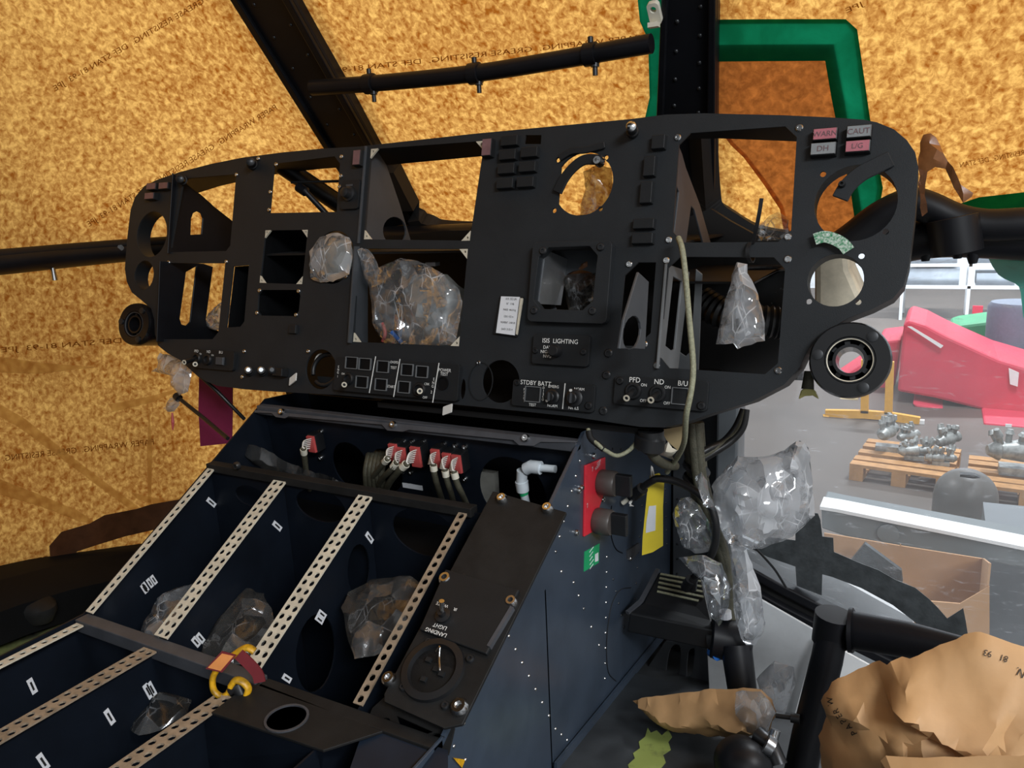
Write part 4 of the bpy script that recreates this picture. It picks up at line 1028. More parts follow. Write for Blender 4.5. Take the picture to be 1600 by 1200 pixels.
# cable clip on the centre post
q = wp(1023, 20, .012); Pq = Pl(q, WSP.x, WSP.y)
t = thing('cable_clip', q, 'small white plastic cable clip on the left edge of the centre post', 'clip')
MB().plate(Pq, rrect(-.008, -.015, .008, .015, .005), [circ(0, .006, .0042, 12)], -.004, .004).build('loop', 'cotton', t, bevel=.001)
MB().box(q.x - .008, q.y - .006, q.z - .018, q.x + .006, q.y + .004, q.z - .012).build('foot', 'cotton', t)
# lower edge of the windscreen opening and the cross beam
pts = [wp(650, 345), wp(668, 352), wp(690, 358), wp(760, 361), wp(900, 362), wp(1035, 340)]
struct(box_path(smooth_path([wp(610, 262), wp(650, 338), wp(672, 352), wp(700, 361), wp(800, 362), wp(1030, 345)], 4), WSP.y, .03, .03).build('trim_3', 'blackout'))
pts = smooth_path([wp(1098, 200), wp(1104, 290), wp(1112, 322), wp(1140, 343), wp(1180, 366), wp(1230, 376)], 4)
struct(box_path(pts, V((.5, 0, .8)), .03, .03).build('trim_4', 'blackout'))
# the handle tube between the posts, with three clamps
t = thing('cross_tube', wp(750, 110, .05), 'black bowed cross tube with three clamps between the two windscreen posts', 'tube')
path = smooth_path([wp(488, 137, .05), wp(520, 135, .05), wp(600, 129, .05), wp(740, 115, .05), wp(860, 96, .05), wp(940, 82, .05), wp(1018, 68, .05)], 5)
MB().tube(path, .0125, 18).build('tube', 'frame', t, smooth=60)
for px, py in ((578, 131), (742, 115), (923, 85)):
    q = wp(px, py, .05); d = (wp(px + 20, py - 3, .05) - q).normalized()
    cl = MB().tube([q - d * .009, q - d * .0085, q + d * .0085, q + d * .009], [.0135, .0155, .0155, .0135], 18).build('clamp', 'frame', t, smooth=40)
    up = (V((0, 0, 1)) - d * d.z).normalized()
    MB().tube([q + up * .012, q + up * .022, q + up * .023], [.004, .004, .003], 10).build('bolt_head', 'darksteel', cl, smooth=40)
    MB().tube([q - up * .012 + d * .006, q - up * .017 + d * .006, q - up * .0172 + d * .006, q - up * .028 + d * .006], [.006, .006, .0036, .0036], 10).build('stud', 'darksteel', cl, smooth=40)
# side beams at sill height
path = smooth_path([(-1.50, -.3, -.07), (-1.50, .2, -.06), (-1.50, .45, -.056), (-1.50, .789, -.051), (-1.50, .95, -.048), (-1.47, 1.07, -.046), (-1.36, 1.18, -.045), (-1.2, 1.25, -.045), (-1.0, 1.275, -.045), (-.78, 1.28, -.045)], 5)
lb_ = struct(MB().tube(path, .029, 16, flat=.8).build('trim_5', 'frame', smooth=60))
MB().tube([p + V((.012, -.012, .012)) for p in path[:32]], .012, 10).build('pipe', 'frame', lb_, smooth=60)
q = AX(84, 428, -1.49); MB().tube([q + V((0, 0, .012)), q - V((0, 0, .012))], [.004, .006], 10).build('stud', 'steel', lb_, smooth=40)
q = AX(188, 387, -1.468); MB().tube([q, q + V((.004, -.002, 0))], .006, 12).build('screw', 'steel', lb_, smooth=40)
rb = struct(MB().tube(smooth_path([AY(*q, 1.2) for q in [(1380, 385), (1440, 372), (1500, 368), (1600, 372), (1700, 375), (1900, 390), (2600, 440)]], 4), .029, 16).build('trim_6', 'frame', smooth=60))
MB().tube(smooth_path([AY(*q, 1.17) for q in [(1285, 402), (1330, 372), (1375, 338), (1420, 318), (1450, 324), (1490, 342), (1540, 352), (1620, 350), (1800, 352), (2500, 360)]], 4), .021, 14).build('pipe', 'frame', rb, smooth=60)
for x, h in ((1446, 12), (1520, 16), (1496, 8)):
    MB().tube([AY(x, 392, 1.19), AY(x, 396 + h, 1.19)], [.010, .005], 10).build('stud', 'frame', rb, smooth=40)
MB().tube([AY(1488, 340, 1.15), AY(1496, 395, 1.15)], .03, 12).build('clamp', 'frame', rb, smooth=40)

# ---- papers -------------------------------------------------------------
def sheet(name, P, outline, hls, step, disp, m, seed=1):
    rnd = random.Random(seed); polys = [outline] + hls; pts = []; edges = []
    for po in polys:
        k0 = len(pts)
        dense = []
        for i in range(len(po)):
            a, b = V(po[i]), V(po[(i + 1) % len(po)]); k = max(1, int((b - a).length / step))
            dense += [a + (b - a) * j / k for j in range(k)]
        pts += dense; edges += [(k0 + i, k0 + (i + 1) % len(dense)) for i in range(len(dense))]
    x0, x1 = min(p[0] for p in outline), max(p[0] for p in outline); y0, y1 = min(p[1] for p in outline), max(p[1] for p in outline)
    y = y0
    while y < y1:
        x = x0
        while x < x1:
            q = (x + rnd.uniform(-.35, .35) * step, y + rnd.uniform(-.35, .35) * step)
            if inside(q, outline) and not any(inside(q, h) for h in hls): pts.append(V(q))
            x += step
        y += step
    r = delaunay_2d_cdt(pts, edges, [], 0, 1e-6); vv, ff = r[0], r[2]
    fs = []
    for f in ff:
        c = (vv[f[0]] + vv[f[1]] + vv[f[2]]) / 3
        if inside(c, outline) and not any(inside(c, h) for h in hls): fs.append(tuple(f))
    vs = [P.at(p.x, p.y, disp(p)) for p in vv]
    return vs, fs
def wr(p, amp=.006): return (noise.noise(V((p.x * 3.1, p.y * 5.2, 3.))) + .5 * (1 - abs(noise.noise(V((p.x * 2.2 + p.y * 3, p.y * 4 - p.x, 8.)))) * 2)) * amp - .022
BV = {}
def paper(name, vs, fs, m, label):
    o = mk(name, vs, fs, m, smooth=70); tag(o, label, 'paper'); return o
Ov = [(1097, 36), (1323, 34), (1335, 48), (1352, 180), (1372, 290), (1366, 330), (1340, 350), (1240, 380), (1224, 320), (1200, 285), (1167, 240), (1147, 221), (1110, 170), (1097, 155)]
WQ = WSP.off(-.022)
hole_g = pp(WQ, Ov)
hole_c1 = pp(WQ, [(998, 0), (1003, -60), (1045, -60), (1045, 194), (1006, 194), (1016, 150), (1014, 60), (1001, 30)])
hole_c2 = pp(WQ, [(664, 349), (745, 345), (745, 366), (672, 364)])
zt = 1.15                                         # length of the papers up the windscreen
cw0, cw1 = -.985 + .66, -.325 + .66
vs, fs = sheet('p', WSP, [(-.985 + .66, -.03), (-.325 + .66, -.03), (-.325 + .66, zt), (-.985 + .66, zt)], [], .03, lambda p: wr(p), 'paper', 3)
def cut(vs, fs, outl_px, h_px):                   # drop the faces whose middle lies in a pixel outline
    return fs
o = paper('wrapping_paper', *sheet('p', WSP, [(-.985 + .66, -.03), (-.325 + .66, -.03), (-.325 + .66, zt), (-.985 + .66, zt)], [hole_c1_ for hole_c1_ in ([q if q[0] < .334 else (.334, q[1]) for q in hole_c1],)] + [hole_c2], .03, wr, 'paper', 3), 'paper', 'backlit brown wrapping paper on the middle windscreen pane, behind the cross tube')
o2 = paper('wrapping_paper', *sheet('p', WSP, [(.338, -.10), (1.5, -.10), (1.5, zt), (.338, zt)], [hole_g], .03, wr, 'paper', 4), 'paper', 'backlit brown wrapping paper on the right windscreen pane, around the green-taped patch')
def shade_sheet(name, px, m, label, cat, lift=.0, P=WSP, step=.03):
    return tag(mk(name, *sheet('p', P, pp(P.off(-.022), px), [], step, lambda p: wr(p) + lift, m, 9), m, smooth=70), label, cat)
shade_sheet('wrapping_paper', [(1090, 68), (1304, 66), (1322, 160), (1343, 300), (1352, 358), (1230, 388), (1219, 326), (1195, 290), (1162, 244), (1142, 225), (1105, 172), (1090, 155)], 'paperdark', 'darker doubled brown paper patch framed by green tape beside the centre post', 'paper', .001)
shade_sheet('masking_tape', [(1090, 29), (1322, 27), (1340, 43), (1360, 180), (1380, 290), (1372, 338), (1338, 356), (1330, 300), (1300, 150), (1290, 92), (1090, 94)], 'tapegreen', 'wide green tape around the top and right of the dark paper patch', 'tape', .003)
shade_sheet('masking_tape', [(998, -2), (1003, -60), (1050, -60), (1050, 196), (1006, 194), (1016, 150), (1014, 60), (1001, 30)], 'tapegreen', 'green tape along the left edge of the centre post', 'tape', .003)
shade_sheet('masking_tape', [(662, 350), (745, 345), (745, 368), (672, 366)], 'tapegreen', 'green tape along the foot of the windscreen, seen through the upper centre opening', 'tape', .003)
shade_sheet('masking_tape', [(1104, 298), (1120, 308), (1139, 317), (1134, 350), (1104, 338)], 'tapegreen', 'green tape in the corner of the windscreen, seen through the upper right opening', 'tape', .006)
shade_sheet('masking_tape', [(1500, 312), (1530, 302), (1640, 290), (1640, 340), (1500, 340)], 'tapegreen', 'green tape above the right-hand beam', 'tape', .006)

# left sheet: wraps from the left pillar round the nose to the side
def LS(s, z):
    yf = wy(z) + .012; R_ = .46
    lean = .16 * max(z, 0)
    if s < .12: return V((-.955 - (s / .12) * .10, yf, z))
    if s < .55:
        q = (s - .12) / .43 * PI / 2
        return V((-1.055 - (.525 - lean) * math.sin(q), yf - R_ * (1 - math.cos(q)), z))
    q = (s - .55) / .45
    return V((-1.58 + lean - .05 * q, yf - R_ - q * 1.0, z))
ns, nz_ = 54, 60; vs = []; fs = []
for j in range(nz_ + 1):
    z = -.80 + 1.65 * j / nz_
    for i in range(ns + 1):
        p = LS(i / ns, z)
        fold = .011 * (1 - abs(noise.noise(V((i * .16 + j * .05, j * .09 - i * .03, 2.)))) * 2.4) * (1.3 if z < -.2 else .6)
        vs.append(p + V((.8, -.6, 0)) * fold)
for j in range(nz_):
    for i in range(ns): a = j * (ns + 1) + i; fs.append((a, a + 1, a + ns + 2, a + ns + 1))
o3 = paper('wrapping_paper', vs, fs, 'paper', 'large backlit brown wrapping paper covering the left windows from roof to sill')
BVL = BVHTree.FromPolygons(vs, fs)
def cast(bvh, px, py, off):
    d = ray(px, py).normalized(); h = bvh.ray_cast(V((0, 0, 0)), d)
    return (h[0] - d * off) if h[0] is not None else None
def bvh_of(o):
    o0 = ROOT[o.name]; return BVHTree.FromPolygons([v.co + o0 for v in o.data.vertices], [tuple(p.vertices) for p in o.data.polygons])
BVC, BVR = bvh_of(o), bvh_of(o2)
def on_paper(bvh, px, off, step, name, m, parent=None, smooth=70):
    vs, fs = [], []
    rnd = random.Random(5); pts = []; 
    for i in range(len(px)):
        a, b = V(px[i]), V(px[(i + 1) % len(px)]); k = max(1, int((b - a).length / step)); pts += [a + (b - a) * j / k for j in range(k)]
    nb = len(pts); x0, x1 = min(p[0] for p in px), max(p[0] for p in px); y0, y1 = min(p[1] for p in px), max(p[1] for p in px); y = y0
    while y < y1:
        x = x0
        while x < x1:
            if inside((x, y), px): pts.append(V((x + rnd.uniform(-2, 2), y + rnd.uniform(-2, 2))))
            x += step
        y += step
    r = delaunay_2d_cdt(pts, [(i, (i + 1) % nb) for i in range(nb)], [], 1, 1e-4)
    vs = [cast(bvh, p.x, p.y, off) for p in r[0]]
    fs = [tuple(f) for f in r[2] if all(vs[i] is not None for i in f)]
    vs = [v or V((0, 0, 0)) for v in vs]
    return mk(name, vs, fs, m, parent, smooth)
tag(on_paper(BVL, [(80, 893), (77, 853), (96, 831), (140, 818), (163, 805), (214, 795), (236, 788), (310, 775), (330, 790), (300, 812), (240, 828), (196, 838), (150, 852), (120, 862), (108, 890)], .006, 12, 'brown_tape', 'browntape'), 'ragged dark brown tape along the bottom of the left paper', 'tape')
# printed rows: the print is on the outer side, so it reads backwards from in here
def print_row(bvh, txt, p0, p1, h, parent, off=.0015, k=1.0):
    vs, fs = text_geo(txt); w = max(v[0] for v in vs) - min(v[0] for v in vs)
    A, B = V(p0), V(p1); d = (B - A); L = d.length; d.normalize(); nrm_ = V((d.y, -d.x))
    if nrm_.y > 0: nrm_ = -nrm_
    sc = L / w; out = []
    for x, y in vs:
        q = (A + B) / 2 - d * (x * sc) + nrm_ * (y * h / .7)
        out.append(cast(bvh, q.x, q.y, off))
    fs = [f for f in fs if all(out[i] is not None for i in f)]
    if fs: mk('lettering', [v or V((0, 0, 0)) for v in out], fs, 'papink', parent)
T1 = 'PAPER WRAPPING.  GREASE RESISTING.  DEF STAN 81-93  JPE'
print_row(BVL, 'GREASE RESISTING.  DEF STAN 81-93  JPE', (85, 140), (318, 2), 9, o3)
print_row(BVL, T1, (138, 352), (432, 168), 9, o3)
print_row(BVL, 'DEF STAN 81-93  JPE', (2, 548), (190, 533), 8, o3)
print_row(BVL, 'PAPER WRAPPING.  GREASE RESISTING.', (5, 716), (240, 690), 9, o3)
print_row(BVL, 'DEF STAN  81', (2, 888), (75, 872), 8, o3)
print_row(BVC, T1.replace('  JPE', ''), (526, 110), (1000, 58), 8, o)
print_row(BVR, 'JPE', (1322, 18), (1350, 6), 8, o2)
print_row(BVR, 'RESISTING.  DEF STAN', (1500, 258), (1600, 238), 8, o2)
# folds pressed into the left paper: three layers thick, so less light comes through
for fo in ([(-10, 626), (40, 655), (110, 712), (170, 758), (222, 796), (205, 797), (150, 757), (90, 712), (30, 668), (-10, 645)],
           [(-10, 745), (60, 772), (120, 797), (152, 818), (128, 816), (60, 790), (-10, 770)],
           [(233, 640), (238, 700), (236, 792), (231, 792), (230, 700)],
           [(-10, 556), (60, 566), (150, 574), (60, 584), (-10, 582)],
           [(170, 632), (240, 618), (300, 600), (240, 628), (176, 644)],
           [(205, 770), (262, 782), (300, 772), (260, 794), (215, 780)]):
    on_paper(BVL, fo, .004, 9, 'fold', 'fold', o3)
# sill of the left windows and the floor beside the console
path = [(-1.5, .2, -.60), (-1.5, .686, -.632), (-1.5, .984, -.698), (-1.47, 1.10, -.71), (-1.36, 1.2, -.71), (-1.2, 1.26, -.71), (-.95, 1.27, -.71)]
ls = []
for i, p in enumerate(smooth_path(path, 4)):
    inn = V((.75, -.66, 0)) if p.y > 1.02 else V((1, 0, 0))
    ls.append([p - inn * .14, p, p + inn * .05 - V((0, 0, .04)), p + inn * .055 - V((0, 0, .10)), p - inn * .14 - V((0, 0, .10))])
struct(MB().loops(ls).build('window_1', 'void', smooth=40))
struct(MB().box(-1.62, -.6, -.86, .6, 1.3, -.80).build('floor', 'floorblk'))
fp = MB()
nx_, ny_ = 24, 30; vv = []; ff = []
for j in range(ny_ + 1):
    for i in range(nx_ + 1):
        x, y = -1.5 + .56 * i / nx_, .0 + 1.25 * j / ny_
        vv.append(V((x, y, -.748 - .03 * max(0, y - .5) + .012 * noise.noise(V((x * 14, y * 9, 1))) + .010 * abs(noise.noise(V((x * 30, y * 22, 5)))))))
for j in range(ny_):
    for i in range(nx_): a = j * (nx_ + 1) + i; ff.append((a, a + 1, a + nx_ + 2, a + nx_ + 1))
tag(mk('floor_mat', vv, ff, 'primer', smooth=60), 'creased dark floor mat with worn greenish patches left of the console', 'floor mat')
# dark moulded pad lying on the left sill
q = AZ(45, 948, -.70)
t = MB().loops([[q + V((r * math.cos(a) * 1.2, r * math.sin(a) * .55, z)) for a in [2 * PI * i / 20 for i in range(20)]] for r, z in ((.05, -.02), (.062, 0), (.062, .012), (.05, .02), (.03, .022))])
tag(t.build('footrest', 'brownblk', smooth=50), 'dark oval moulded pad on the floor under the left window', 'pad')
# front bulkhead behind the panel and the right-hand wall of the footwell
Pb_ = PY(1.236)
bt = pp(Pb_, [(420, 378), (600, 370), (700, 360), (900, 356), (1060, 345), (1110, 326), (1140, 345), (1180, 367), (1262, 380)])
bt = [(bt[0][0], -.80)] + bt + [(bt[-1][0], -.28), (-.27, -.28), (-.27, -.80)]
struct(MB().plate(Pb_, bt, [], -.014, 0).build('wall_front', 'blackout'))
wf = MB().box(-.378, 1.222, -.78, -.272, 1.2355, -.33).build('wall_right', 'web', bevel=.001); struct(wf)
mb = MB()
for k in range(14):
    for x in (-.37, -.325, -.283): mb.lathe(Pl((x, 1.222, -.36 - k * .028), (1, 0, 0), (0, 0, 1)), 0, 0, [(.0022, 0), (.0018, .001), (.0006, .0014)], 8)
mb.build('rivet_row', 'darksteel', wf)
struct(MB().box(-.292, 1.17, -.62, -.258, 1.222, -.28).build('trim_7', 'hull', bevel=.004))
sh = AY(1150, 440, .98).z; hc = AZ(1190, 419, sh)
struct(MB().plate(PZ(sh), [(-.33, .98), (-.20, .98), (-.205, 1.235), (-.33, 1.235)], [circ(hc.x, hc.y, .035, 24, .035)], -.003, 0).build('trim_9', 'blackout'))
struct(MB().plate(PZ(-.052), [(-.965, .915), (-.30, .915), (-.30, 1.235), (-.965, 1.235)], [], -.003, 0).build('light_block_shelf', 'blackout'))  # added shelf that keeps the orange paper light off the bag below
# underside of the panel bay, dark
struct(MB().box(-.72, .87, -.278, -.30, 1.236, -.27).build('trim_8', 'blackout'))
# ribbed air hose behind the lower right opening
pth = smooth_path([AY(1095, 470, 1.14), AY(1130, 490, 1.13), AY(1180, 500, 1.13), AY(1222, 505, 1.14)], 10); rs = [.024 if i % 2 else .021 for i in range(len(pth))]
tag(MB().tube(pth, rs, 16).build('air_hose', 'rubber', smooth=30), 'ribbed black air hose behind the lower right display opening', 'hose')
# beige padded duct seen through the lower right round hole
P5 = PY(1.06)
u = [P5.hit(*q) for q in [(1272, 392), (1325, 388), (1328, 420), (1350, 470), (1330, 488), (1272, 488)]]
t = MB().loops([u, [p + V((0, .08, 0)) for p in u]])
tag(t.build('padded_duct', 'beige', bevel=.008), 'stained beige padded duct showing through the lower right round hole', 'duct')
# pieces of loom behind the panel on the left
t = thing('support_strut', AY(480, 300, 1.05), 'black diagonal strut behind the small upper opening left of centre', 'strut')
MB().tube([AY(440, 258, 1.02), AY(535, 322, 1.08)], .016, 12).build('tube', 'frame', t, smooth=60)
t = thing('support_strut', AY(500, 310, .97), 'thin jointed black rod behind the small upper opening left of centre', 'strut')
MB().tube([AY(466, 292, .98), AY(478, 300, .98), AY(479, 301, .98), AY(520, 345, 1.0)], [.008, .008, .005, .005], 10).build('rod', 'frame', t, smooth=40)
MB().tube([AY(455, 285, .98), AY(530, 283, 1.)], .0022, 8).build('wire', 'rubber', t, smooth=60)
# ------------------------------------------------------------------ right-hand footwell
def AT(px, py, y): return AY(px, py, y)
def tubeY(pts, y, r, nm, m, par=None, seg=12, n=5, flat=1.):
    ps = [AY(q[0], q[1], q[2] if len(q) > 2 else y) for q in pts]
    return MB().tube(smooth_path(ps, n), r, seg, flat=flat).build(nm, m, par, smooth=60)
# window: frame, glass
G0, G1 = V((0, 1.235, -.085)), V((0, 1.17, -.80))
GW = Pl(G0, (1, 0, 0), (G0 - G1))
def gw(px, py, c=0.): return GW.hit(px, py, c)
m, nt, out = nodes('scratched_clear_window')
t_ = N(nt, 'ShaderNodeBsdfTransparent', Color=(.97, .98, .99, 1)); tl = N(nt, 'ShaderNodeBsdfTranslucent', Color=(.85, .88, .92, 1)); gl = N(nt, 'ShaderNodeBsdfGlossy', Roughness=.12)
tc = N(nt, 'ShaderNodeTexCoord'); mp = N(nt, 'ShaderNodeMapping'); mp.inputs['Rotation'].default_value = (0, .6, .3); mp.inputs['Scale'].default_value = (22, 22, 90)
nz = N(nt, 'ShaderNodeTexNoise', Scale=1.0, Detail=6., Roughness=.7, Distortion=1.2); n2 = N(nt, 'ShaderNodeTexNoise', Scale=7., Detail=4.)
nt.links.new(tc.outputs['Object'], mp.inputs['Vector']); nt.links.new(mp.outputs['Vector'], nz.inputs['Vector']); nt.links.new(tc.outputs['Object'], n2.inputs['Vector'])
cr = N(nt, 'ShaderNodeValToRGB'); cr.color_ramp.elements[0].position = .58; cr.color_ramp.elements[0].color = (0, 0, 0, 1); cr.color_ramp.elements[1].position = .70; cr.color_ramp.elements[1].color = (.26, .26, .26, 1)
nt.links.new(nz.outputs['Fac'], cr.inputs['Fac'])
ma = N(nt, 'ShaderNodeMath', operation='MULTIPLY_ADD'); ma.inputs[1].default_value = .20; nt.links.new(n2.outputs['Fac'], ma.inputs[0]); nt.links.new(cr.outputs['Color'], ma.inputs[2])
x1 = N(nt, 'ShaderNodeMixShader'); nt.links.new(ma.outputs[0], x1.inputs[0]); nt.links.new(t_.outputs[0], x1.inputs[1]); nt.links.new(tl.outputs[0], x1.inputs[2])
x2 = N(nt, 'ShaderNodeMixShader'); x2.inputs[0].default_value = .04; nt.links.new(x1.outputs[0], x2.inputs[1]); nt.links.new(gl.outputs[0], x2.inputs[2])
nt.links.new(x2.outputs[0], out.inputs['Surface']); M['glass'] = m
mb = MB(); q = [GW.at(-.30, -.72), GW.at(1.1, -.72), GW.at(1.1, .02), GW.at(-.30, .02)]; mb.add(q, [(0, 1, 2, 3)])
struct(mb.build('window_2', 'glass'))
# lower frame: two black bars with a worn grey-brown strip between them
def gpath(pts, c): return [gw(x, y, c) for x, y in pts]
fbar = [(1130, 868), (1177, 891), (1226, 918), (1303, 957), (1420, 1014), (1560, 1082), (1900, 1250)]
wf = struct(MB().strip(gpath(fbar, .012), GW.y, .016, .03).build('window_3', 'frame', bevel=.003))
MB().strip(gpath([(x, y + 16) for x, y in fbar], .006), GW.y, .014, .02).build('seal_strip', 'brownblk', wf)
MB().strip(gpath([(x, y + 31) for x, y in fbar], .014), GW.y, .015, .03).build('lower_bar', 'frame', wf, bevel=.003)
Pg = GW.off(.004)
fo = [(1243, 798), (1278, 802), (1282, 812), (1285, 838), (1302, 840), (1303, 862), (1345, 880), (1372, 890), (1400, 906), (1430, 918), (1452, 936), (1466, 950), (1480, 966), (1505, 950), (1509, 970), (1513, 996), (1450, 990), (1425, 968), (1395, 945), (1345, 918), (1300, 901), (1285, 897), (1284, 930), (1245, 915), (1243, 885), (1200, 870), (1176, 858), (1195, 838), (1243, 844)]
tag(MB().plate(Pg, pp(Pg, fo), [], 0, .0012).build('torn_film', 'film'), 'torn strip of black film stuck along the lower edge of the clear window', 'film')
Pk = PY(1.0)
tag(MB().plate(Pk, pp(Pk, [(1236, 700), (1250, 688), (1263, 699), (1270, 754), (1258, 738), (1247, 714)]), [], 0, .002).build('torn_film', 'film'), 'small dark film corner at the top of the largest plastic bag', 'film')
tag(MB().plate(PY(1.31), pp(PY(1.31), [(1150, 830), (1250, 878), (1300, 893), (1425, 962), (1450, 1040), (1300, 1040), (1150, 930)]), [], 0, .01).build('hull_panel', 'foil'), 'pale glossy hull panel just outside the clear window, below the torn film', 'panel')
# white lining sheets below the frame
P6 = PY(1.14)
t = MB().plate(P6, pp(P6, [(1100, 900), (1190, 935), (1283, 988), (1284, 1004), (1262, 1100), (1245, 1200), (1225, 1300), (1080, 1300), (1110, 1100)]), [], 0, .004)
tag(t.build('lining_sheet', 'foil', bevel=.001), 'smeared grey metal lining sheet behind the pedal post', 'sheet')
P7 = PY(1.12)
t = MB().plate(P7, pp(P7, [(1262, 1040), (1283, 995), (1290, 1000), (1246, 1188), (1230, 1186), (1240, 1120)]), [], 0, .005)
tag(t.build('edge_strip', 'beamw', bevel=.001), 'bright white edge strip left of the black pedal post', 'strip')
t = MB().plate(P6.off(.01), pp(P6.off(.01), [(1318, 1015), (1360, 1038), (1330, 1100), (1300, 1110)]), [], 0, .004)
tag(t.build('lining_sheet', 'beamw'), 'small white lining sheet right of the black pedal post', 'sheet')
t = MB().plate(P7.off(-.01), pp(P7.off(-.01), [(1085, 1158), (1160, 1152), (1155, 1170), (1130, 1172)]), [], 0, .004)
tag(t.build('lining_sheet', 'foil'), 'small pale plate under the paper-wrapped pedal', 'sheet')
fA, fB = AX(865, 1200, SXR), AX(1040, 985, SXR)
PF2 = Pl(fA, (1, 0, 0), fB - fA); fe = PF2.uv(1010, 1056)
struct(MB().plate(PF2, [(.002, -.55), (.75, -.55), (.75, fe[1]), (.002, fe[1])], [], -.02, 0).build('floor', 'floorblk'))
# floor angle along the foot of the console and worn green paint
MB_ = MB().strip([AX(1042, 985, -.378), AX(868, 1200, -.378)], V((0, 0, 1)), .014, .004); MB_.build('floor_angle', 'navy', con)
Pf = PF2
t = MB().plate(Pf, pp(Pf, [(1012, 1138), (1017, 1146), (1026, 1142), (1034, 1150), (1044, 1141), (1050, 1152), (1044, 1160), (1048, 1172), (1036, 1180), (1040, 1192), (1030, 1204), (1036, 1216), (1026, 1240), (962, 1240), (976, 1212), (984, 1206), (981, 1196), (992, 1186), (989, 1178), (1000, 1170), (998, 1160), (1008, 1152)]), [], 0, .001)
tag(t.build('paint_patch', 'primer'), 'patch of bare yellow-green primer on the floor right of the console', 'patch', kind=None)
mm = mat('bare_primer', '8d9a52', .6, col2='2a2d2a', scale=40., thr=.72); M['prim2'] = mm; 
for ob in list(COL.objects):
    if ob.name.startswith('paint_patch'): ob.data.materials[0] = mm
# grey bracket frames at the foot of the bulkhead
P8 = PY(1.17)
t = MB().plate(P8, pp(P8, [(1010, 1045), (1040, 1000), (1128, 1005), (1128, 1075), (1000, 1060)]), [smooth_poly(pp(P8, [(1055, 1006), (1064, 1012), (1060, 1055), (1042, 1060), (1046, 1020)]), 3), smooth_poly(pp(P8, [(1082, 1012), (1086, 1015), (1082, 1050), (1074, 1058), (1076, 1020)]), 3)], 0, .004)
tag(t.build('support_bracket', 'web', bevel=.001), 'grey bracket plate with oval holes under the black duct', 'bracket')

# black slotted duct sticking out of the console side, with the pedal pivot
t = thing('duct_box', AY(1045, 995, 1.0), 'black slotted duct box sticking out of the console side with a pivoting pedal arm', 'duct')
A = [AY(1030, 893, 1.06), AY(1004, 942, 1.0), AY(983, 957, .97), AY(979, 988, .97)]; A.append(V((A[3].x, 1.06, A[3].z)))
B = [AY(1098, 905, 1.06), AY(1113, 970, 1.0), AY(1120, 985, .97), AY(1120, 1018, .97)]; B.append(V((B[3].x, 1.06, B[3].z)))
MB().loops([A, B]).build('body', 'black', t, bevel=.003)
mb = MB()
for k in range(5):
    f = .08 + k * .13
    p, q = A[0].lerp(A[1], f), B[0].lerp(B[1], f); n_ = (A[0] - A[1]).cross(B[0] - A[0]).normalized(); n_ = n_ if n_.z > 0 else -n_
    mb2 = MB().strip([p.lerp(q, .06 + .02 * k) + n_ * .0012, p.lerp(q, .94 - (.1 if k == 4 else 0)) + n_ * .0012], A[1] - A[0], .0032, .0016); mb2.build('slot_edge', 'oliv2', t)
MB().strip([A[2] + V((-.002, -.002, 0)), A[1] + V((-.002, -.001, .003)), A[0] + V((-.002, 0, .003))], V((1, 0, 0)), .006, .004).build('end_flange', 'bar', t)
q = AY(1145, 1000, .985); e = c2w(V((1, .12, -.2))).normalized()
MB().tube([q - e * .03, q - e * .028, q + e * .022, q + e * .024], [.026, .029, .029, .026], 20).build('pivot', 'frame', t, smooth=40)
MB().tube([AY(1112, 1000, .985), q], .022, 16).build('pivot_tube', 'black', t, smooth=40)
MB().tube([AY(1150, 1008, .97), AY(1162, 1095, .94)], [.021, .019], 18).build('pedal_arm', 'frame', t, smooth=40)
MB().tube([AY(1112, 1018, .97), AY(1122, 1024, .96)], .008, 10).build('cap', 'blue', t, smooth=40)
# pedal wrapped in paper
Pp = PY(.885)
pw = crumple('wrapped_pedal', Pp, pp(Pp, [(989, 1096), (1010, 1089), (1060, 1083), (1110, 1077), (1160, 1075), (1190, 1078), (1205, 1094), (1213, 1112), (1202, 1142), (1165, 1152), (1110, 1150), (1040, 1136), (1012, 1115)]), .03, 'kraft', None, 21, .007, .004, 14., smooth=26, folds=16, famp=.006, fw=.018)
tag(pw, 'brown paper-wrapped rudder pedal pointing at the console, closed with clear tape', 'wrapped pedal')
Pt = PY(.885).off(.026)
crumple('clear_tape', Pt, pp(Pt, [(1148, 1080), (1188, 1080), (1203, 1096), (1211, 1113), (1200, 1140), (1168, 1148), (1150, 1138)]), .008, 'bagw', pw, 22, .008, .004, 40.)
# black pedal post and cross tube
t = thing('pedal_post', AY(1250, 1200, .86), 'upright black pedal post with a collar and a sideways tube behind the paper parcel', 'post')
MB().tube([AY(1303, 972, .9), AY(1292, 1030, .89), AY(1262, 1150, .87), AY(1240, 1260, .85)], [.0175, .018, .0185, .019], 20).build('tube', 'frame', t, smooth=60)
MB().tube([AY(1304, 960, .9), AY(1297, 1003, .9)], [.022, .021], 20).build('collar', 'frame', t, smooth=40)
MB().tube([AY(1300, 985, .92), AY(1330, 985, .915)], .022, 20).build('lug', 'frame', t, smooth=40)
MB().tube([AY(1326, 984, .9), AY(1333, 985, .9), AY(1334, 985, .9), AY(1420, 1000, .88), AY(1520, 1020, .86)], [.026, .026, .022, .020, .014], 20).build('cross_tube', 'frame', t, smooth=40)
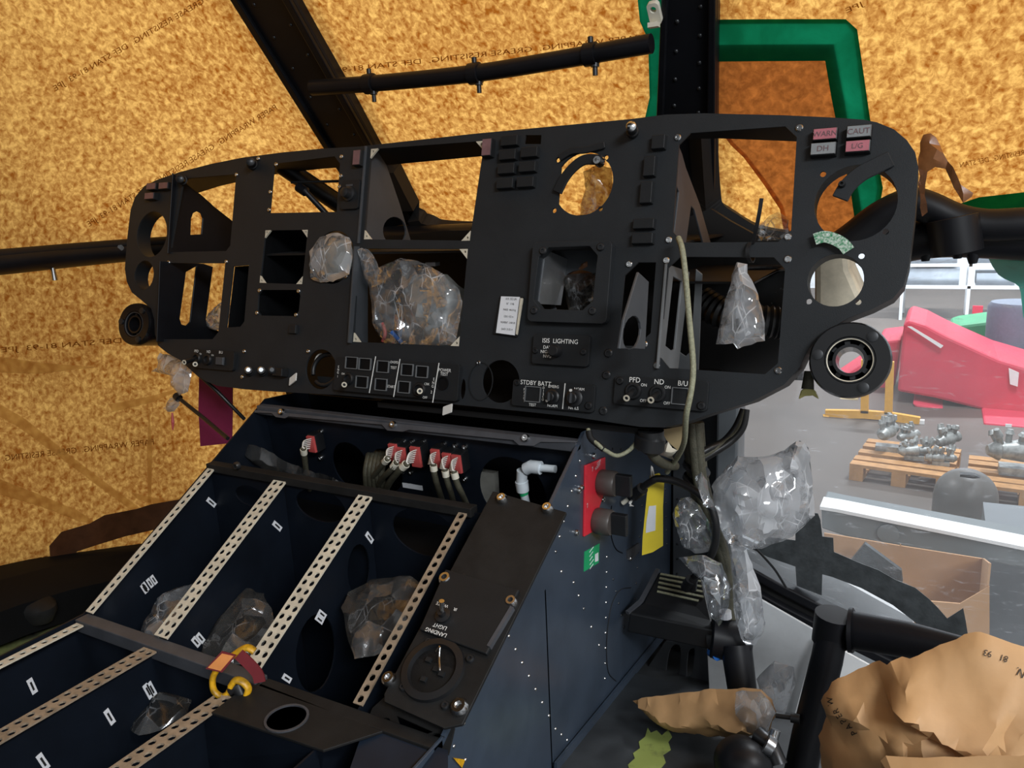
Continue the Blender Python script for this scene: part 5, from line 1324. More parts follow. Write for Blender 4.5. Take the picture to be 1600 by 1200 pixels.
# joint with bolts under the wrapped pedal
t = thing('pedal_joint', AY(1190, 1200, .8), 'black ball-shaped pedal joint with silver bolts at the bottom edge', 'joint')
MB().lathe(Pl(AY(1165, 1205, .80), c2w(V((1, 0, 0))), c2w(V((0, -1, 0)))), 0, 0, [(.030, -.03), (.034, -.005), (.030, .012), (.018, .022), (.006, .026)], 24).build('boss', 'frame', t, smooth=60)
MB().tube([AY(1185, 1150, .84), AY(1205, 1165, .83), AY(1215, 1195, .82)], [.012, .010, .012], 14).build('fork', 'darksteel', t, smooth=40)
MB().tube([AY(1212, 1140, .84), AY(1204, 1168, .83)], [.006, .006], 12).build('bolt', 'steel', t, smooth=40)
MB().tube([AY(1196, 1162, .82), AY(1208, 1170, .82)], [.012, .011], 14).build('washer', 'alu', t, smooth=40)
MB().tube([AY(1212, 1118, .86), AY(1235, 1121, .86), AY(1236, 1121, .86), AY(1250, 1124, .86)], [.003, .003, .006, .006], 10).build('pin', 'rubber', t, smooth=40)
# big paper parcel
Pb = PY(.70)
bigp = pp(Pb, [(1284, 1098), (1283, 1088), (1300, 1062), (1386, 1026), (1392, 1021), (1412, 1020), (1470, 1002), (1522, 987), (1534, 986), (1600, 1010), (1700, 1050), (1720, 1330), (1300, 1330), (1286, 1210), (1280, 1150), (1290, 1120)])
FLAPS = [((1410, 1055), (1528, 1116), .020, .07), ((1528, 1116), (1512, 1150), .016, .05), ((1512, 1150), (1530, 1200), .02, .06), ((1386, 1022), (1402, 1062), .014, .035), ((1402, 1062), (1412, 1140), .014, .04),
         ((1290, 1095), (1345, 1085), .010, .03), ((1345, 1085), (1412, 1115), .008, .03), ((1412, 1060), (1455, 1130), .010, .03), ((1300, 1150), (1345, 1200), .010, .04), ((1420, 1130), (1480, 1165), .008, .03)]
FLAPS = [(V(Pb.uv(*a)), V(Pb.uv(*b)), h, w_) for a, b, h, w_ in FLAPS]
def flap(p):
    z = 0.
    for a, b, h, w_ in FLAPS:
        d = b - a; L = d.length; d = d / L; q = V((p.x, p.y)) - a; t = q.dot(d) / L; s_ = q.x * d.y - q.y * d.x
        if -.15 < t < 1.15 and abs(s_) < w_:
            win = min(1., (t + .15) / .15, (1.15 - t) / .15); e_ = 1 - abs(s_) / w_
            z += h * win * (e_ if s_ < 0 else e_ * max(0., 1 - s_ / .010))
    return z
big = crumple('paper_parcel', Pb, bigp, .055, 'kraft', None, 33, .0065, .005, 9., smooth=30, power=.6, folds=22, famp=.014, fw=.035, lift=flap)
tag(big, 'large crumpled brown paper parcel at the bottom right corner', 'parcel')
BVB = bvh_of(big)
def letters_cast(bvh, txt, px, py, h, rot, parent, off=.0012):
    vs, fs = text_geo(txt); k = h / .7; cs, sn = math.cos(rot), math.sin(rot); out = []
    for x, y in vs: out.append(cast(bvh, px + (x * cs - y * sn) * k, py - (x * sn + y * cs) * k, off))
    fs = [f for f in fs if all(out[i] is not None for i in f)]
    if fs: mk('lettering', [v or V((0, 0, 0)) for v in out], fs, 'ink', parent)
letters_cast(BVB, '81   93', 1556, 1025, 10, math.radians(180 - 17), big); letters_cast(BVB, 'N.', 1594, 1051, 12, math.radians(180 - 30), big)
for ch, x, y, r_ in [('P', 1334, 1145, 115), ('A', 1326, 1136, 125), ('P', 1317, 1127, 128), ('E', 1311, 1119, 120), ('R', 1306, 1111, 112), ('W', 1297, 1096, 100)]:
    letters_cast(BVB, ch, x, y, 9.5, math.radians(r_), big)
# soft roll of paper lying in front of it at the bottom edge
Pr = PY(.60)
t = crumple('paper_roll', Pr, pp(Pr, [(1375, 1190), (1382, 1182), (1420, 1186), (1500, 1182), (1620, 1176), (1700, 1180), (1700, 1260), (1390, 1260)]), .02, 'kraft', None, 35, .012, .005, 12, smooth=30)
tag(t, 'rolled edge of brown paper along the very bottom right of the view', 'paper roll')

# ---------------------------------------------------------------- cables, tag and bags between panel and duct
t = thing('cable_bundle', AY(1120, 900, 1.05), 'thick bundle of olive sleeved cables hanging from the panel to the duct', 'cable')
for k, (dx, dy) in enumerate([(-9, 0), (-3, .02), (4, .0), (10, .02), (0, -.02), (7, -.018)]):
    pts = [(1082 + dx, 660, 1.0 + dy), (1085 + dx, 700, 1.0 + dy), (1090 + dx * .9, 745, 1.0 + dy), (1100 + dx * .9, 790, 1.0 + dy), (1118 + dx * .7, 840, 1.01 + dy * .6), (1132 + dx * .5, 890, 1.01 + dy * .5), (1140 + dx * .4, 975, 1.0 + dy * .4)]
    tubeY(pts, 0, .0072, 'cable', 'olive', t)
for x, y, w_ in ((1088, 732, .020), (1088, 752, .020), (1104, 792, .018)):
    q = AY(x, y, 1.0); MB().tube([q - V((.004, 0, .008)) * .3, q + V((.004, 0, .008)) * .3], w_, 16).build('cable_tie', 'rubber', t, smooth=40)
tubeY([(1085, 800, 1.0), (1100, 830, 1.0), (1115, 855, 1.0)], 0, .008, 'cable', 'olive', t)
MB().tube([AY(1133, 955, .98), AY(1134, 965, .98)], .0085, 12).build('sleeve_label', 'label', t)
t = thing('cable', AY(1070, 520, .9), 'thin braided cable hanging in front of the right display openings', 'cable')
tubeY([(1060, 372, .885), (1066, 390, .87), (1071, 430, .86), (1077, 500, .845), (1083, 570, .83), (1080, 610, .82), (1072, 650, .82), (1069, 690, .86), (1058, 715, .92), (1042, 738, .95)], 0, .0034, 'braid', 'oliv2', t)
t = thing('cable', AY(1100, 800, .95), 'black jacketed cable arching from the yellow tag down to the duct', 'cable')
tubeY([(985, 778, .98), (1000, 765, .97), (1018, 752, .96), (1030, 748, .96), (1058, 753, .96), (1090, 770, .95), (1112, 795, .95), (1119, 830, .95), (1112, 866, .96), (1090, 895, .99), (1076, 912, 1.0)], 0, .0052, 'jacket', 'rubber', t)
tubeY([(990, 774, .975), (1004, 763, .965)], 0, .0085, 'connector_sleeve', 'rubber', t)
tubeY([(973, 786, .98), (984, 778, .98)], 0, .0035, 'pin', 'cotton', t)
for k in range(4): tubeY([(990, 778, .975), (986 - k, 786, .972), (984 + k * 2, 791, .97)], 0, .0007, 'strand', 'wire', t, 6)
tubeY([(1080, 905, .99), (1072, 918, 1.0)], 0, .008, 'plug', 'rubber', t)
tubeY([(1084, 905, .99), (1082, 920, 1.0)], 0, .006, 'plug', 'rubber', t)
t = thing('cable', AY(1130, 690, 1.05), 'dark wire loom curving under the right end of the panel', 'cable')
for k, c in enumerate((0, 5, -5)): tubeY([(1164 + c * .3, 640, 1.06), (1155 + c, 668, 1.05), (1136 + c, 690, 1.04), (1108, 706 + c, 1.02), (1090, 716 + c, 1.01)], 0, .0055, 'wire', 'rubber' if k else 'olive', t)
t = thing('cord', AY(1200, 880, 1.05), 'thin black cord hanging from the plastic bags over the window frame', 'cord')
tubeY([(1177, 853, 1.05), (1195, 872, 1.07), (1212, 892, 1.1), (1228, 918, 1.13)], 0, .0018, 'cord', 'rubber', t)
# yellow tag
Pt = Pl(AY(1020, 800, .985), V((1, .35, 0)), V((0, 0, 1)))
t = thing('hanging_tag', Pt.hit(1020, 860), 'long yellow plastic tag with a white label hanging on the console side', 'tag')
MB().plate(Pt, pp(Pt, [(1016, 742), (1030, 739), (1038, 750), (1036, 790), (1036, 852), (1020, 862), (1003, 867), (1004, 840), (1008, 800), (1012, 760)]), [], 0, .0015).build('sleeve', 'yellow', t)
MB().plate(Pt, pp(Pt, [(1014, 790), (1025, 789), (1024, 828), (1009, 832), (1010, 815)]), [], .0015, .002).build('card', 'label', t)
MB().tube(smooth_path([Pt.hit(1022, 745, .003), Pt.hit(1018, 728, .003), Pt.hit(1018, 750, .006)], 4), .0012, 6).build('string', 'wire', t)
# black lamp-like cylinder, buff card and white rag under the panel corner
t = thing('microphone_jack', AY(1016, 700, .86), 'black cylindrical jack with an olive lead under the panel corner', 'jack')
MB().tube([AY(1017, 672, .87), AY(1017, 680, .87), AY(1016, 682, .87), AY(1014, 700, .87), AY(1012, 704, .87)], [.016, .016, .019, .019, .013], 20).build('body', 'black', t, smooth=40)
tubeY([(1016, 704, .87), (1024, 716, .88), (1040, 726, .92), (1055, 728, .95)], 0, .0062, 'lead', 'olive', t)
Pc = PY(.93)
tag(MB().plate(Pc, pp(Pc, [(1030, 672), (1076, 664), (1070, 690), (1060, 704), (1044, 690)]), [], 0, .001).build('card', 'buff'), 'buff card corner tucked under the panel behind the braided cable', 'card')
tag(crumple('rag', PY(.92), pp(PY(.92), [(1030, 710), (1036, 698), (1044, 690), (1050, 700), (1058, 704), (1050, 712), (1054, 718), (1040, 714)]), .008, 'cotton', None, 41, .006, .004, 60.), 'scrap of white cloth under the panel corner', 'rag')
t = thing('cable', AY(950, 690, .84), 'worn grey lanyard looped below the panel over the console corner', 'cable')
tubeY([(919, 670, .845), (922, 682, .84), (936, 696, .835), (948, 705, .84), (965, 712, .85), (985, 702, .86), (997, 685, .87), (996, 676, .875)], 0, .0026, 'cord', 'oliv2', t)
tubeY([(920, 674, .842), (924, 686, .838), (944, 702, .838)], 0, .0042, 'sleeve', 'brownblk', t)

def bagY(pts, y, th, m, label, seed, **k):
    P = PY(y); k.setdefault("step", .007); return tag(crumple('plastic_bag', P, pp(P, pts), th, m, None, seed, **k), label, 'plastic bag')
bagY([(1112, 760), (1130, 735), (1152, 712), (1175, 715), (1200, 713), (1226, 704), (1243, 690), (1256, 692), (1264, 706), (1270, 760), (1272, 806), (1240, 838), (1190, 858), (1165, 852), (1140, 850), (1122, 820), (1115, 790)], .985, .05, 'bagw', 'largest clear plastic bag, bulging in front of the clear window', 51, crease=.009, cfreq=22.)
bagY([(1050, 802), (1062, 778), (1078, 776), (1095, 790), (1108, 815), (1114, 850), (1108, 862), (1085, 866), (1065, 848)], .955, .022, 'bag', 'clear plastic bag wrapped round the cables beside the yellow tag', 52)
bagY([(1060, 872), (1095, 866), (1128, 880), (1142, 918), (1138, 948), (1124, 978), (1108, 958), (1096, 905)], .945, .02, 'bag', 'clear plastic bag hanging over the slotted duct', 53)
bagY([(1140, 850), (1165, 856), (1178, 890), (1190, 925), (1196, 980), (1182, 1008), (1160, 1000), (1148, 960)], .955, .025, 'bagw', 'long clear plastic bag hanging down to the pedal pivot', 54)
bagY([(1183, 1062), (1195, 1046), (1210, 1033), (1240, 1042), (1244, 1066), (1236, 1090), (1226, 1114), (1195, 1110)], .93, .022, 'bagw', 'small plastic bag between the wrapped pedal and the black post', 55)
bagY([(1085, 745), (1096, 738), (1104, 752), (1110, 775), (1120, 800), (1100, 790)], .94, .012, 'bag', 'small twist of clear plastic on the cable bundle above the bags', 56)

# ---------------------------------------------------------------- bags on and behind the panel
def bagP(pts, c, th, m, label, seed, cat='plastic bag', nm='plastic_bag', **k):
    P = PAN.off(c); k.setdefault("step", .006); return tag(crumple(nm, P, pp(P, pts), th, m, None, seed, **k), label, cat)
bagP([(485, 415), (489, 388), (503, 369), (528, 363), (547, 371), (552, 398), (546, 428), (520, 440), (501, 442), (486, 436)], .004, .022, 'bagw', 'clear plastic bag stuffed in the round hole left of the centre displays', 61)
tag(MB().lathe(PAN, c3[0], c3[1], [(.03, -.05), (.034, -.012), (.03, -.004), (.012, 0)], 20).build('wrapped_gauge', 'greyeq', smooth=50), 'pale gauge wrapped in the plastic in the round hole', 'gauge')
bagP([(557, 384), (574, 387), (586, 404), (592, 418), (625, 403), (655, 408), (690, 426), (718, 452), (722, 472), (712, 538), (640, 541), (600, 536), (583, 508), (577, 450), (563, 412)], -.004, .03, 'bag', 'big clear plastic bag bulging out of the lower centre display opening', 62, crease=.008, cfreq=20.)
tag(crumple('wrapped_equipment', PAN.off(-.07), pp(PAN.off(-.07), [(630, 440), (660, 425), (700, 430), (726, 455), (728, 545), (660, 560), (640, 530), (632, 490)]), .04, 'greyeq', None, 63, .012, .008, 20., smooth=50), 'grey wrapped unit inside the big bag in the centre opening', 'equipment')
t = MB().tube([PAN.hit(612, 519, -.012), PAN.hit(627, 535, -.012)], .0032, 10); tag(t.build('wire_end', 'blue', smooth=50), 'bright blue wire end inside the big bag', 'wire')
t = MB().tube(smooth_path([PAN.hit(597, 505, -.014), PAN.hit(602, 520, -.014), PAN.hit(598, 534, -.014)], 4), .0028, 10); tag(t.build('wire_end', 'redtag', smooth=50), 'pinkish red wire end inside the big bag', 'wire')
t = MB().box(*PAN.hit(665, 416, -.05), *(PAN.hit(687, 409, -.06))); tag(t.build('label_plate', 'alu'), 'bright metal label plate behind the top of the big bag', 'plate')
bagP([(1151, 410), (1168, 414), (1169, 428), (1181, 452), (1190, 480), (1197, 503), (1195, 532), (1152, 545), (1146, 536), (1120, 538), (1125, 505), (1133, 470), (1144, 432)], .012, .016, 'bagw', 'small clear plastic bag of screws tied in the lower right opening', 64, step=.007)
for i, (x, y) in enumerate([(1155, 507), (1162, 500), (1150, 515), (1158, 490), (1165, 485), (1170, 495), (1136, 502)]):
    pass
t = thing('fastener', PAN.hit(1154, 506, .012), 'dark screw lying in the small tied plastic bag', 'screw')
MB().tube([PAN.hit(1132, 496, .012), PAN.hit(1140, 508, .012)], .003, 10).build('shank', 'darksteel', t, smooth=50)
MB().tube([PAN.hit(1152, 507, .012), PAN.hit(1156, 506, .012)], .0065, 12).build('head', 'black', t, smooth=50)
# zip tie round the bar of the panel
t = thing('cable_tie', PAN.hit(1173, 395, .003), 'black cable tie round the right panel bar with its tail standing up', 'cable tie')
lp = [PAN.hit(1172, 379, .004), PAN.hit(1168, 390, .006), PAN.hit(1169, 402, .004), PAN.hit(1174, 410, -.006), PAN.hit(1177, 402, -.012), PAN.hit(1176, 382, -.012), PAN.hit(1172, 379, .004)]
MB().strip(smooth_path(lp, 5), PAN.x, .0042, .0014).build('loop', 'rubber', t)
MB().strip(smooth_path([PAN.hit(1176, 380, .002), PAN.hit(1181, 360, .012), PAN.hit(1186, 335, .018), PAN.hit(1190, 310, .02)], 5), PAN.x, .0042, .0014).build('tail', 'rubber', t)
bagP([(1182, 376), (1186, 352), (1200, 338), (1218, 330), (1232, 345), (1232, 376)], -.08, .02, 'bag', 'crumpled clear plastic behind the bar of the upper right opening', 65)
bagP([(912, 268), (935, 258), (956, 262), (958, 310), (940, 334), (906, 338), (908, 320), (914, 296)], -.05, .012, 'bagd', 'clear plastic hanging behind the round hole at the top right of centre', 66)
bagP([(323, 508), (330, 488), (350, 470), (362, 478), (356, 512), (340, 516), (326, 514)], -.09, .018, 'bagw', 'grey plastic behind the lower left display opening', 67)
bagP([(860, 396), (945, 394), (944, 425), (925, 442), (905, 455), (890, 448), (878, 424)], -.075, .02, 'brownpl', 'crumpled brown wrapping behind the standby instrument opening', 68, 'wrapping', 'brown_wrapping')
bagP([(880, 430), (940, 425), (932, 470), (915, 492), (890, 490), (884, 465)], -.05, .012, 'bagd', 'dark clear plastic below the brown wrapping in the standby instrument opening', 69)
Pq = PY(1.03)
tag(crumple('torn_wrapping', Pq, pp(Pq, [(1436, 222), (1443, 209), (1452, 207), (1462, 215), (1475, 240), (1490, 262), (1503, 288), (1519, 300), (1519, 308), (1506, 318), (1496, 306), (1486, 282), (1476, 264), (1460, 262), (1448, 268), (1444, 290), (1448, 332), (1440, 338), (1436, 300)]), .006, 'brownpl', None, 70, .008, .006, 30., smooth=40), 'torn curl of brown wrapping sticking out past the right end of the panel', 'wrapping')
# left end: bag, cords and maroon cloth below the panel
Pl_ = PAN.off(-.02)
bagP([(245, 560), (250, 552), (275, 556), (298, 568), (300, 580), (294, 612), (280, 618), (268, 600), (272, 588), (236, 580), (250, 572)], -.015, .014, 'bagw', 'clear plastic bag tied under the left end of the panel', 71)
bagP([(255, 638), (266, 622), (280, 618), (281, 632), (272, 643), (262, 644)], -.03, .008, 'bagw', 'tail of twisted plastic hanging on a black cord below the panel', 72, step=.006)
t = thing('cord', PAN.hit(330, 610, -.04), 'upper black cord running from the left bag down to the console', 'cord')
MB().tube([PAN.hit(300, 576, -.02), PAN.hit(340, 612, -.02), AY(382, 655, .90)], .0032, 8).build('cord', 'rubber', t, smooth=60)
t = thing('cord', PAN.hit(310, 650, -.04), 'lower black cord running from the plastic tail down to the console', 'cord')
MB().tube([PAN.hit(277, 620, -.03), AY(318, 653, .86), AY(356, 685, .82)], .0034, 8).build('cord', 'rubber', t, smooth=60)
MB().tube([PAN.hit(275, 618, -.03), PAN.hit(280, 623, -.03)], .007, 10).build('knot', 'rubber', t, smooth=60)
MB().tube([PAN.hit(269, 645, -.03), PAN.hit(270, 660, -.03), PAN.hit(270, 672, -.03)], [.0015, .003, .001], 8).build('red_end', 'redtag', t)
Pm = PY(.94)
tag(MB().plate(Pm, pp(Pm, [(312, 585), (364, 585), (364, 640), (363, 692), (314, 697), (311, 640)]), [], 0, .0015).build('cloth_strip', 'maroon'), 'maroon cloth strip hanging below the left end of the panel', 'cloth')
# ------------------------------------------------------------------ hangar seen through the clear window
HZ = -2.2
struct(MB().box(-14, 1.6, HZ - .1, 14, 24, HZ).build('floor', 'concrete'))
struct(MB().box(-14, 20, HZ, 14, 20.2, 6).build('wall_back', 'hwall'))
def gp(px, py): return AZ(px, py, HZ)
def HB(nm, x0, y0, z0, x1, y1, z1, m, par=None, bv=0.): return MB().box(x0, y0, z0, x1, y1, z1).build(nm, m, par, bevel=bv)
# pallet racks
t = thing('pallet_rack', (0.2, 15, HZ), 'pale pallet rack along the far hangar wall', 'rack')
for x in (-1.6, -.55, .45, 1.45, 2.5, 3.5, 4.5):
    for dy in (0, .9): HB('upright', x - .025, 15 + dy, HZ, x + .025, 15.05 + dy, 1.5, 'rack', t)
for z in (-1.62, -1.25, -.9, -.55, -.2, .3): HB('shelf_beam', -1.6, 15, z - .025, 4.5, 15.05, z + .02, 'rack', t)
for i, (x, z, w, h) in enumerate([(-.5, -1.6, .8, .28), (.55, -1.6, .55, .2), (.52, -1.23, .8, .22), (-.45, -1.23, .7, .26), (1.55, -1.6, .8, .25), (1.6, -1.23, .6, .22), (-.4, -.88, .7, .24), (.6, -.88, .4, .2)]):
    tag(HB('stored_box', x, 15.15, z, x + w, 15.8, z + h, 'rackbox'), None, 'box', 'boxes on the pallet rack')['label'] = 'grey-blue load stored on the far pallet rack'
# red covered aircraft part on a blue frame
D = 8.9
def slab(nm, pts, y, dep, m, label, cat, bv=.02, par=None):
    P = PY(y); u = [P.hit(*q) for q in pts]
    o = MB().loops([u, [p + V((0, dep, 0)) for p in u]]).build(nm, m, par, bevel=bv)
    return tag(o, label, cat) if label else o
t = thing('covered_fuselage', AY(1500, 640, 8.9), 'large red-covered peaked shape standing behind the yellow trestle', 'covered load')
slab('cover', [(1412, 508), (1420, 500), (1446, 508), (1480, 526), (1560, 562), (1660, 592), (1680, 600), (1680, 672), (1600, 662), (1530, 640), (1460, 622), (1402, 612)], 8.9, 1.2, 'redtarp', None, None, .03, t)
P_ = PY(8.88)
MB().plate(P_, pp(P_, [(1418, 510), (1424, 510), (1474, 540), (1470, 544)]), [], 0, .01).build('white_stripe', 'beamw', t)
MB().plate(P_, pp(P_, [(1576, 575), (1592, 582), (1590, 604), (1578, 600)]), [], 0, .01).build('white_stripe', 'beamw', t)
slab('lower_cover', [(1425, 630), (1545, 652), (1540, 668), (1450, 662)], 8.8, .8, 'redtarp', None, None, .02, t)
slab('lower_cover', [(1537, 660), (1660, 672), (1660, 690), (1537, 684)], 8.3, .6, 'redtarp', None, None, .02, t)
MB().plate(PY(8.28), pp(PY(8.28), [(1571, 662), (1581, 663), (1578, 685), (1569, 684)]), [], 0, .01).build('white_stripe', 'beamw', t)
t = thing('covered_load', AY(1320, 630, 9.6), 'low red cover behind the left leg of the yellow trestle', 'covered load')
slab('cover', [(1180, 640), (1215, 622), (1300, 600), (1360, 560), (1372, 534), (1408, 530), (1398, 604), (1385, 610), (1300, 622)], 9.6, 1., 'redtarp', None, None, .03, t)
HB('trolley_frame', *(AY(1230, 622, 9.7)), *(AY(1390, 628, 10.4)), 'bluecr', t)
tag(slab('blue_crate', [(1462, 664), (1532, 672), (1530, 682), (1462, 674)], 8.2, .5, 'bluecr', None, None), 'flat blue crate at the foot of the red cover', 'crate')
tag(slab('wooden_crate', [(1240, 628), (1340, 622), (1340, 640), (1240, 648)], 8.9, .6, 'buff', None, None), 'low buff wooden crate left of the yellow trestle', 'crate')
# yellow trestle
t = thing('trestle', gp(1360, 652), 'yellow steel trestle with a long foot rail on the hangar floor', 'trestle')
for pts, w in (([(1352, 562), (1351, 645)], .07), ([(1391, 565), (1388, 648)], .07), ([(1350, 566), (1393, 569)], .06), ([(1290, 646), (1350, 647), (1390, 650), (1437, 658)], .08)):
    MB().strip([AY(x, y, 8.15) for x, y in pts], V((1, 0, .2)) if abs(pts[0][0] - pts[-1][0]) < 20 else V((0, 0, 1)), w, .06).build('rail', 'yeltr', t)
MB().strip([AY(1440, 656, 8.15), AY(1440, 662, 8.15)], V((1, 0, 0)), .05, .05).build('foot', 'beamw', t)
t2 = MB().strip([AY(1290, 648, 8.15), AY(1292, 656, 8.12)], V((1, 0, 0)), .05, .05).build('foot', 'yeltr', t)
# green covered load on a bench, blue-grey drum
t = thing('covered_load', gp(1545, 552), 'dark green covered load on a wooden bench beyond the red cover', 'covered load')
slab('cover', [(1484, 513), (1500, 508), (1562, 500), (1586, 530), (1598, 553), (1508, 552)], 11.2, .9, 'greentarp', None, None, .04, t)
slab('bench_top', [(1500, 553), (1598, 555), (1598, 563), (1500, 560)], 11.1, 1.0, 'wood', None, None, .01, t)
c = AY(1592, 525, 10.6)
tag(MB().lathe(PZ(0), c.x, c.y, [(.33, HZ), (.34, HZ + .1), (.34, c.z + .35), (.31, c.z + .4), (.1, c.z + .42)], 28).build('drum', 'drum', smooth=40), 'tall blue-grey drum at the right edge of the window', 'drum')
tag(HB('notice_board', *AY(1520, 478, 14.9), *(AY(1535, 490, 14.95)), 'redtarp'), 'tiny pinkish notice on the pallet rack', 'notice')
# pallets with engine parts
def pallet(c, w, d, rz, label):
    t = thing('pallet', c, label, 'pallet', 'wooden pallets on the hangar floor'); x = V((math.cos(rz), math.sin(rz), 0)); Pp_ = Pl(c, x, V((-x.y, x.x, 0)))
    for k in range(5): MB().pbox(Pp_, -w / 2, -d / 2 + k * d / 4 - .05 + (.05 if k == 0 else -.05 if k == 4 else 0), w / 2, -d / 2 + k * d / 4 + .05 + (.05 if k == 0 else -.05 if k == 4 else 0), .11, .135).build('top_board', 'wood', t)
    for a in (-w / 2 + .05, 0, w / 2 - .05):
        MB().pbox(Pp_, a - .05, -d / 2, a + .05, d / 2, 0, .02).build('bottom_board', 'wood', t)
        for b in (-d / 2 + .06, 0, d / 2 - .06): MB().pbox(Pp_, a - .05, b - .06, a + .05, b + .06, .02, .11).build('block', 'wood', t)
    return Pp_
PA = pallet(gp(1412, 757) + V((0, .30, 0)), .70, .75, -.10, 'wooden pallet carrying silvery engine parts left of the grey dome')
PB_ = pallet(gp(1592, 790) + V((.06, .3, 0)), .75, .7, -.05, 'wooden pallet behind the grey dome at the right edge of the window')
def engine(c, s, seed, label, tall=1.0, axis=0):
    rnd = random.Random(seed)
    t = thing('engine_part', c, label, 'engine part'); d = V((math.cos(axis), math.sin(axis), 0))
    q = c + V((0, 0, s * .5 * tall))
    MB().tube([q - d * s * .9, q - d * s * .6, q - d * s * .55, q + d * s * .1, q + d * s * .2, q + d * s * .7, q + d * s * .9], [s * .15, s * .32, s * .25, s * .36, s * .22, s * .28, s * .12], 18).build('casing', 'engine', t, smooth=30)
    for k in range(11):
        a = rnd.uniform(0, 2 * PI); o_ = q + d * rnd.uniform(-.7, .7) * s
        v = V((rnd.uniform(-.5, .5), rnd.uniform(-.4, .4), rnd.uniform(.5, 1.2) * tall)).normalized()
        MB().tube([o_, o_ + v * s * .5, o_ + v * s * .52, o_ + v * s * rnd.uniform(.6, .9)], [s * .09, s * .09, s * .14, s * .08], 9).build('fitting', 'engine', t, smooth=40)
    MB().box(q.x - s * .5, q.y - s * .3, c.z, q.x + s * .5, q.y + s * .3, c.z + s * .25).build('mount', 'engine', t)
engine(PA.at(-.16, .1, .136), .17, 1, 'tallest silvery engine part leaning on the left pallet', 1.9, 1.3)
engine(PA.at(.06, -.05, .136), .14, 2, 'silvery engine part in the middle of the left pallet', 1.0, .4)
engine(PA.at(-.02, .22, .136), .13, 7, 'silvery engine part at the back of the left pallet', 1.7, .9)
engine(PA.at(.25, -.1, .136), .12, 3, 'small silvery engine part at the right end of the left pallet', .9, .2)
engine(gp(1484, 722) + V((-.02, .25, 0)), .17, 4, 'silvery engine part standing on the floor behind the grey dome', 1.5, 1.0)
engine(PB_.at(-.06, 0, .136), .24, 5, 'big silvery engine part on the right pallet at the window edge', 1.5, .3)
# grey dome
c = AY(1508, 780, 4.6); r = (AY(1560, 790, 4.6) - AY(1457, 790, 4.6)).length / 2; tz = AY(1508, 733, 4.6).z
prof = [(r, HZ)] + [(r, tz - r * 1.0)] + [(r * math.cos(a), tz - r + r * math.sin(a)) for a in [PI / 2 * k / 8 for k in range(1, 8)]] + [(r * .05, tz)]
t = thing('dome_cover', (c.x, c.y, HZ), 'smooth grey round-topped dome standing in front of the pallets', 'dome')
MB().lathe(PZ(0), c.x, c.y, prof, 36).build('shell', 'dome', t, smooth=60)
Pd = PY(c.y - r * .92)
MB().plate(Pd, pp(Pd, [(1500, 741), (1522, 742), (1532, 747), (1520, 748), (1500, 745)]), [], -.04, .0).build('slot', 'black', t)
# grey beam with white top rails on two stands
y0 = 2.75
t = thing('padded_beam', AY(1440, 850, y0), 'long grey beam with two white top rails in front of the dome', 'beam')
u = [AY(1283, 790, y0), AY(1284, 826, y0), AY(1320, 838, y0), AY(1400, 852, y0), AY(1600, 888, y0), AY(1720, 908, y0), AY(1720, 880, y0), AY(1600, 852, y0), AY(1310, 796, y0)]
MB().loops([u, [p + V((0, .16, 0)) for p in u]]).build('body', 'beamg', t, bevel=.006)
MB().strip([AY(1284, 786, y0 + .03), AY(1310, 790, y0 + .03), AY(1600, 848, y0 + .03), AY(1720, 872, y0 + .03)], V((0, 1, 0)), .10, .012).build('top_rail', 'beamw', t)
MB().strip([AY(1370, 793, y0 + .12), AY(1600, 838, y0 + .12), AY(1720, 862, y0 + .12)], V((0, 1, 0)), .05, .012).build('top_rail', 'beamw', t)
P_ = PY(y0); MB().lathe(P_, *P_.uv(1388, 832), [(.034, 0), (.034, .012), (.02, .014)], 24).build('boss', 'beamg', t, smooth=40)
for px in (1300, 1700):
    q = AY(px, 840 if px < 1500 else 895, y0 + .08); HB('stand_leg', q.x - .02, q.y - .02, HZ, q.x + .02, q.y + .02, q.z, 'beamg', t)
# big open carton
t = thing('cardboard_box', AZ(1420, 1000, HZ) * 1.0 if False else V((AY(1430, 900, 2.45).x, 2.45, HZ)), 'big open cardboard box under the grey beam', 'box')
yb, yf2 = 2.62, 2.30
BK = PY(yb); FR = PY(yf2)
xl, xm, xr = AY(1292, 900, yb).x, AY(1408, 900, yb).x, AY(1530, 920, yb).x
zt_b = AY(1400, 838, yb).z
MB().plate(BK, pp(BK, [(1288, 832), (1408, 852), (1535, 872), (1535, 1100), (1288, 1100)]), [], 0, .006).build('back_wall', 'card', t)
MB().strip([AY(1407, 850, yb - .004), AY(1410, 960, yb - .004)], V((1, 0, 0)), .003, .003).build('crease', 'wood', t)
MB().loops([[AY(1535, 872, yb), AY(1545, 880, yf2), V((AY(1545, 880, yf2).x, yf2, HZ)), V((AY(1535, 872, yb).x, yb, HZ))], [p + V((.006, 0, 0)) for p in [AY(1535, 872, yb), AY(1545, 880, yf2), V((AY(1545, 880, yf2).x, yf2, HZ)), V((AY(1535, 872, yb).x, yb, HZ))]]]).build('side_wall', 'card', t)
MB().plate(FR, pp(FR, [(1452, 938), (1500, 942), (1546, 915), (1546, 1100), (1380, 1100), (1380, 915)]), [], 0, .006).build('front_wall', 'card', t)
P_ = PY(2.5)
tag(MB().plate(P_, pp(P_, [(1330, 872), (1352, 846), (1409, 888), (1411, 905), (1398, 912)]), [], 0, .02).build('grey_board', 'film'), 'dark grey corner of a board sticking up in the cardboard box', 'board')
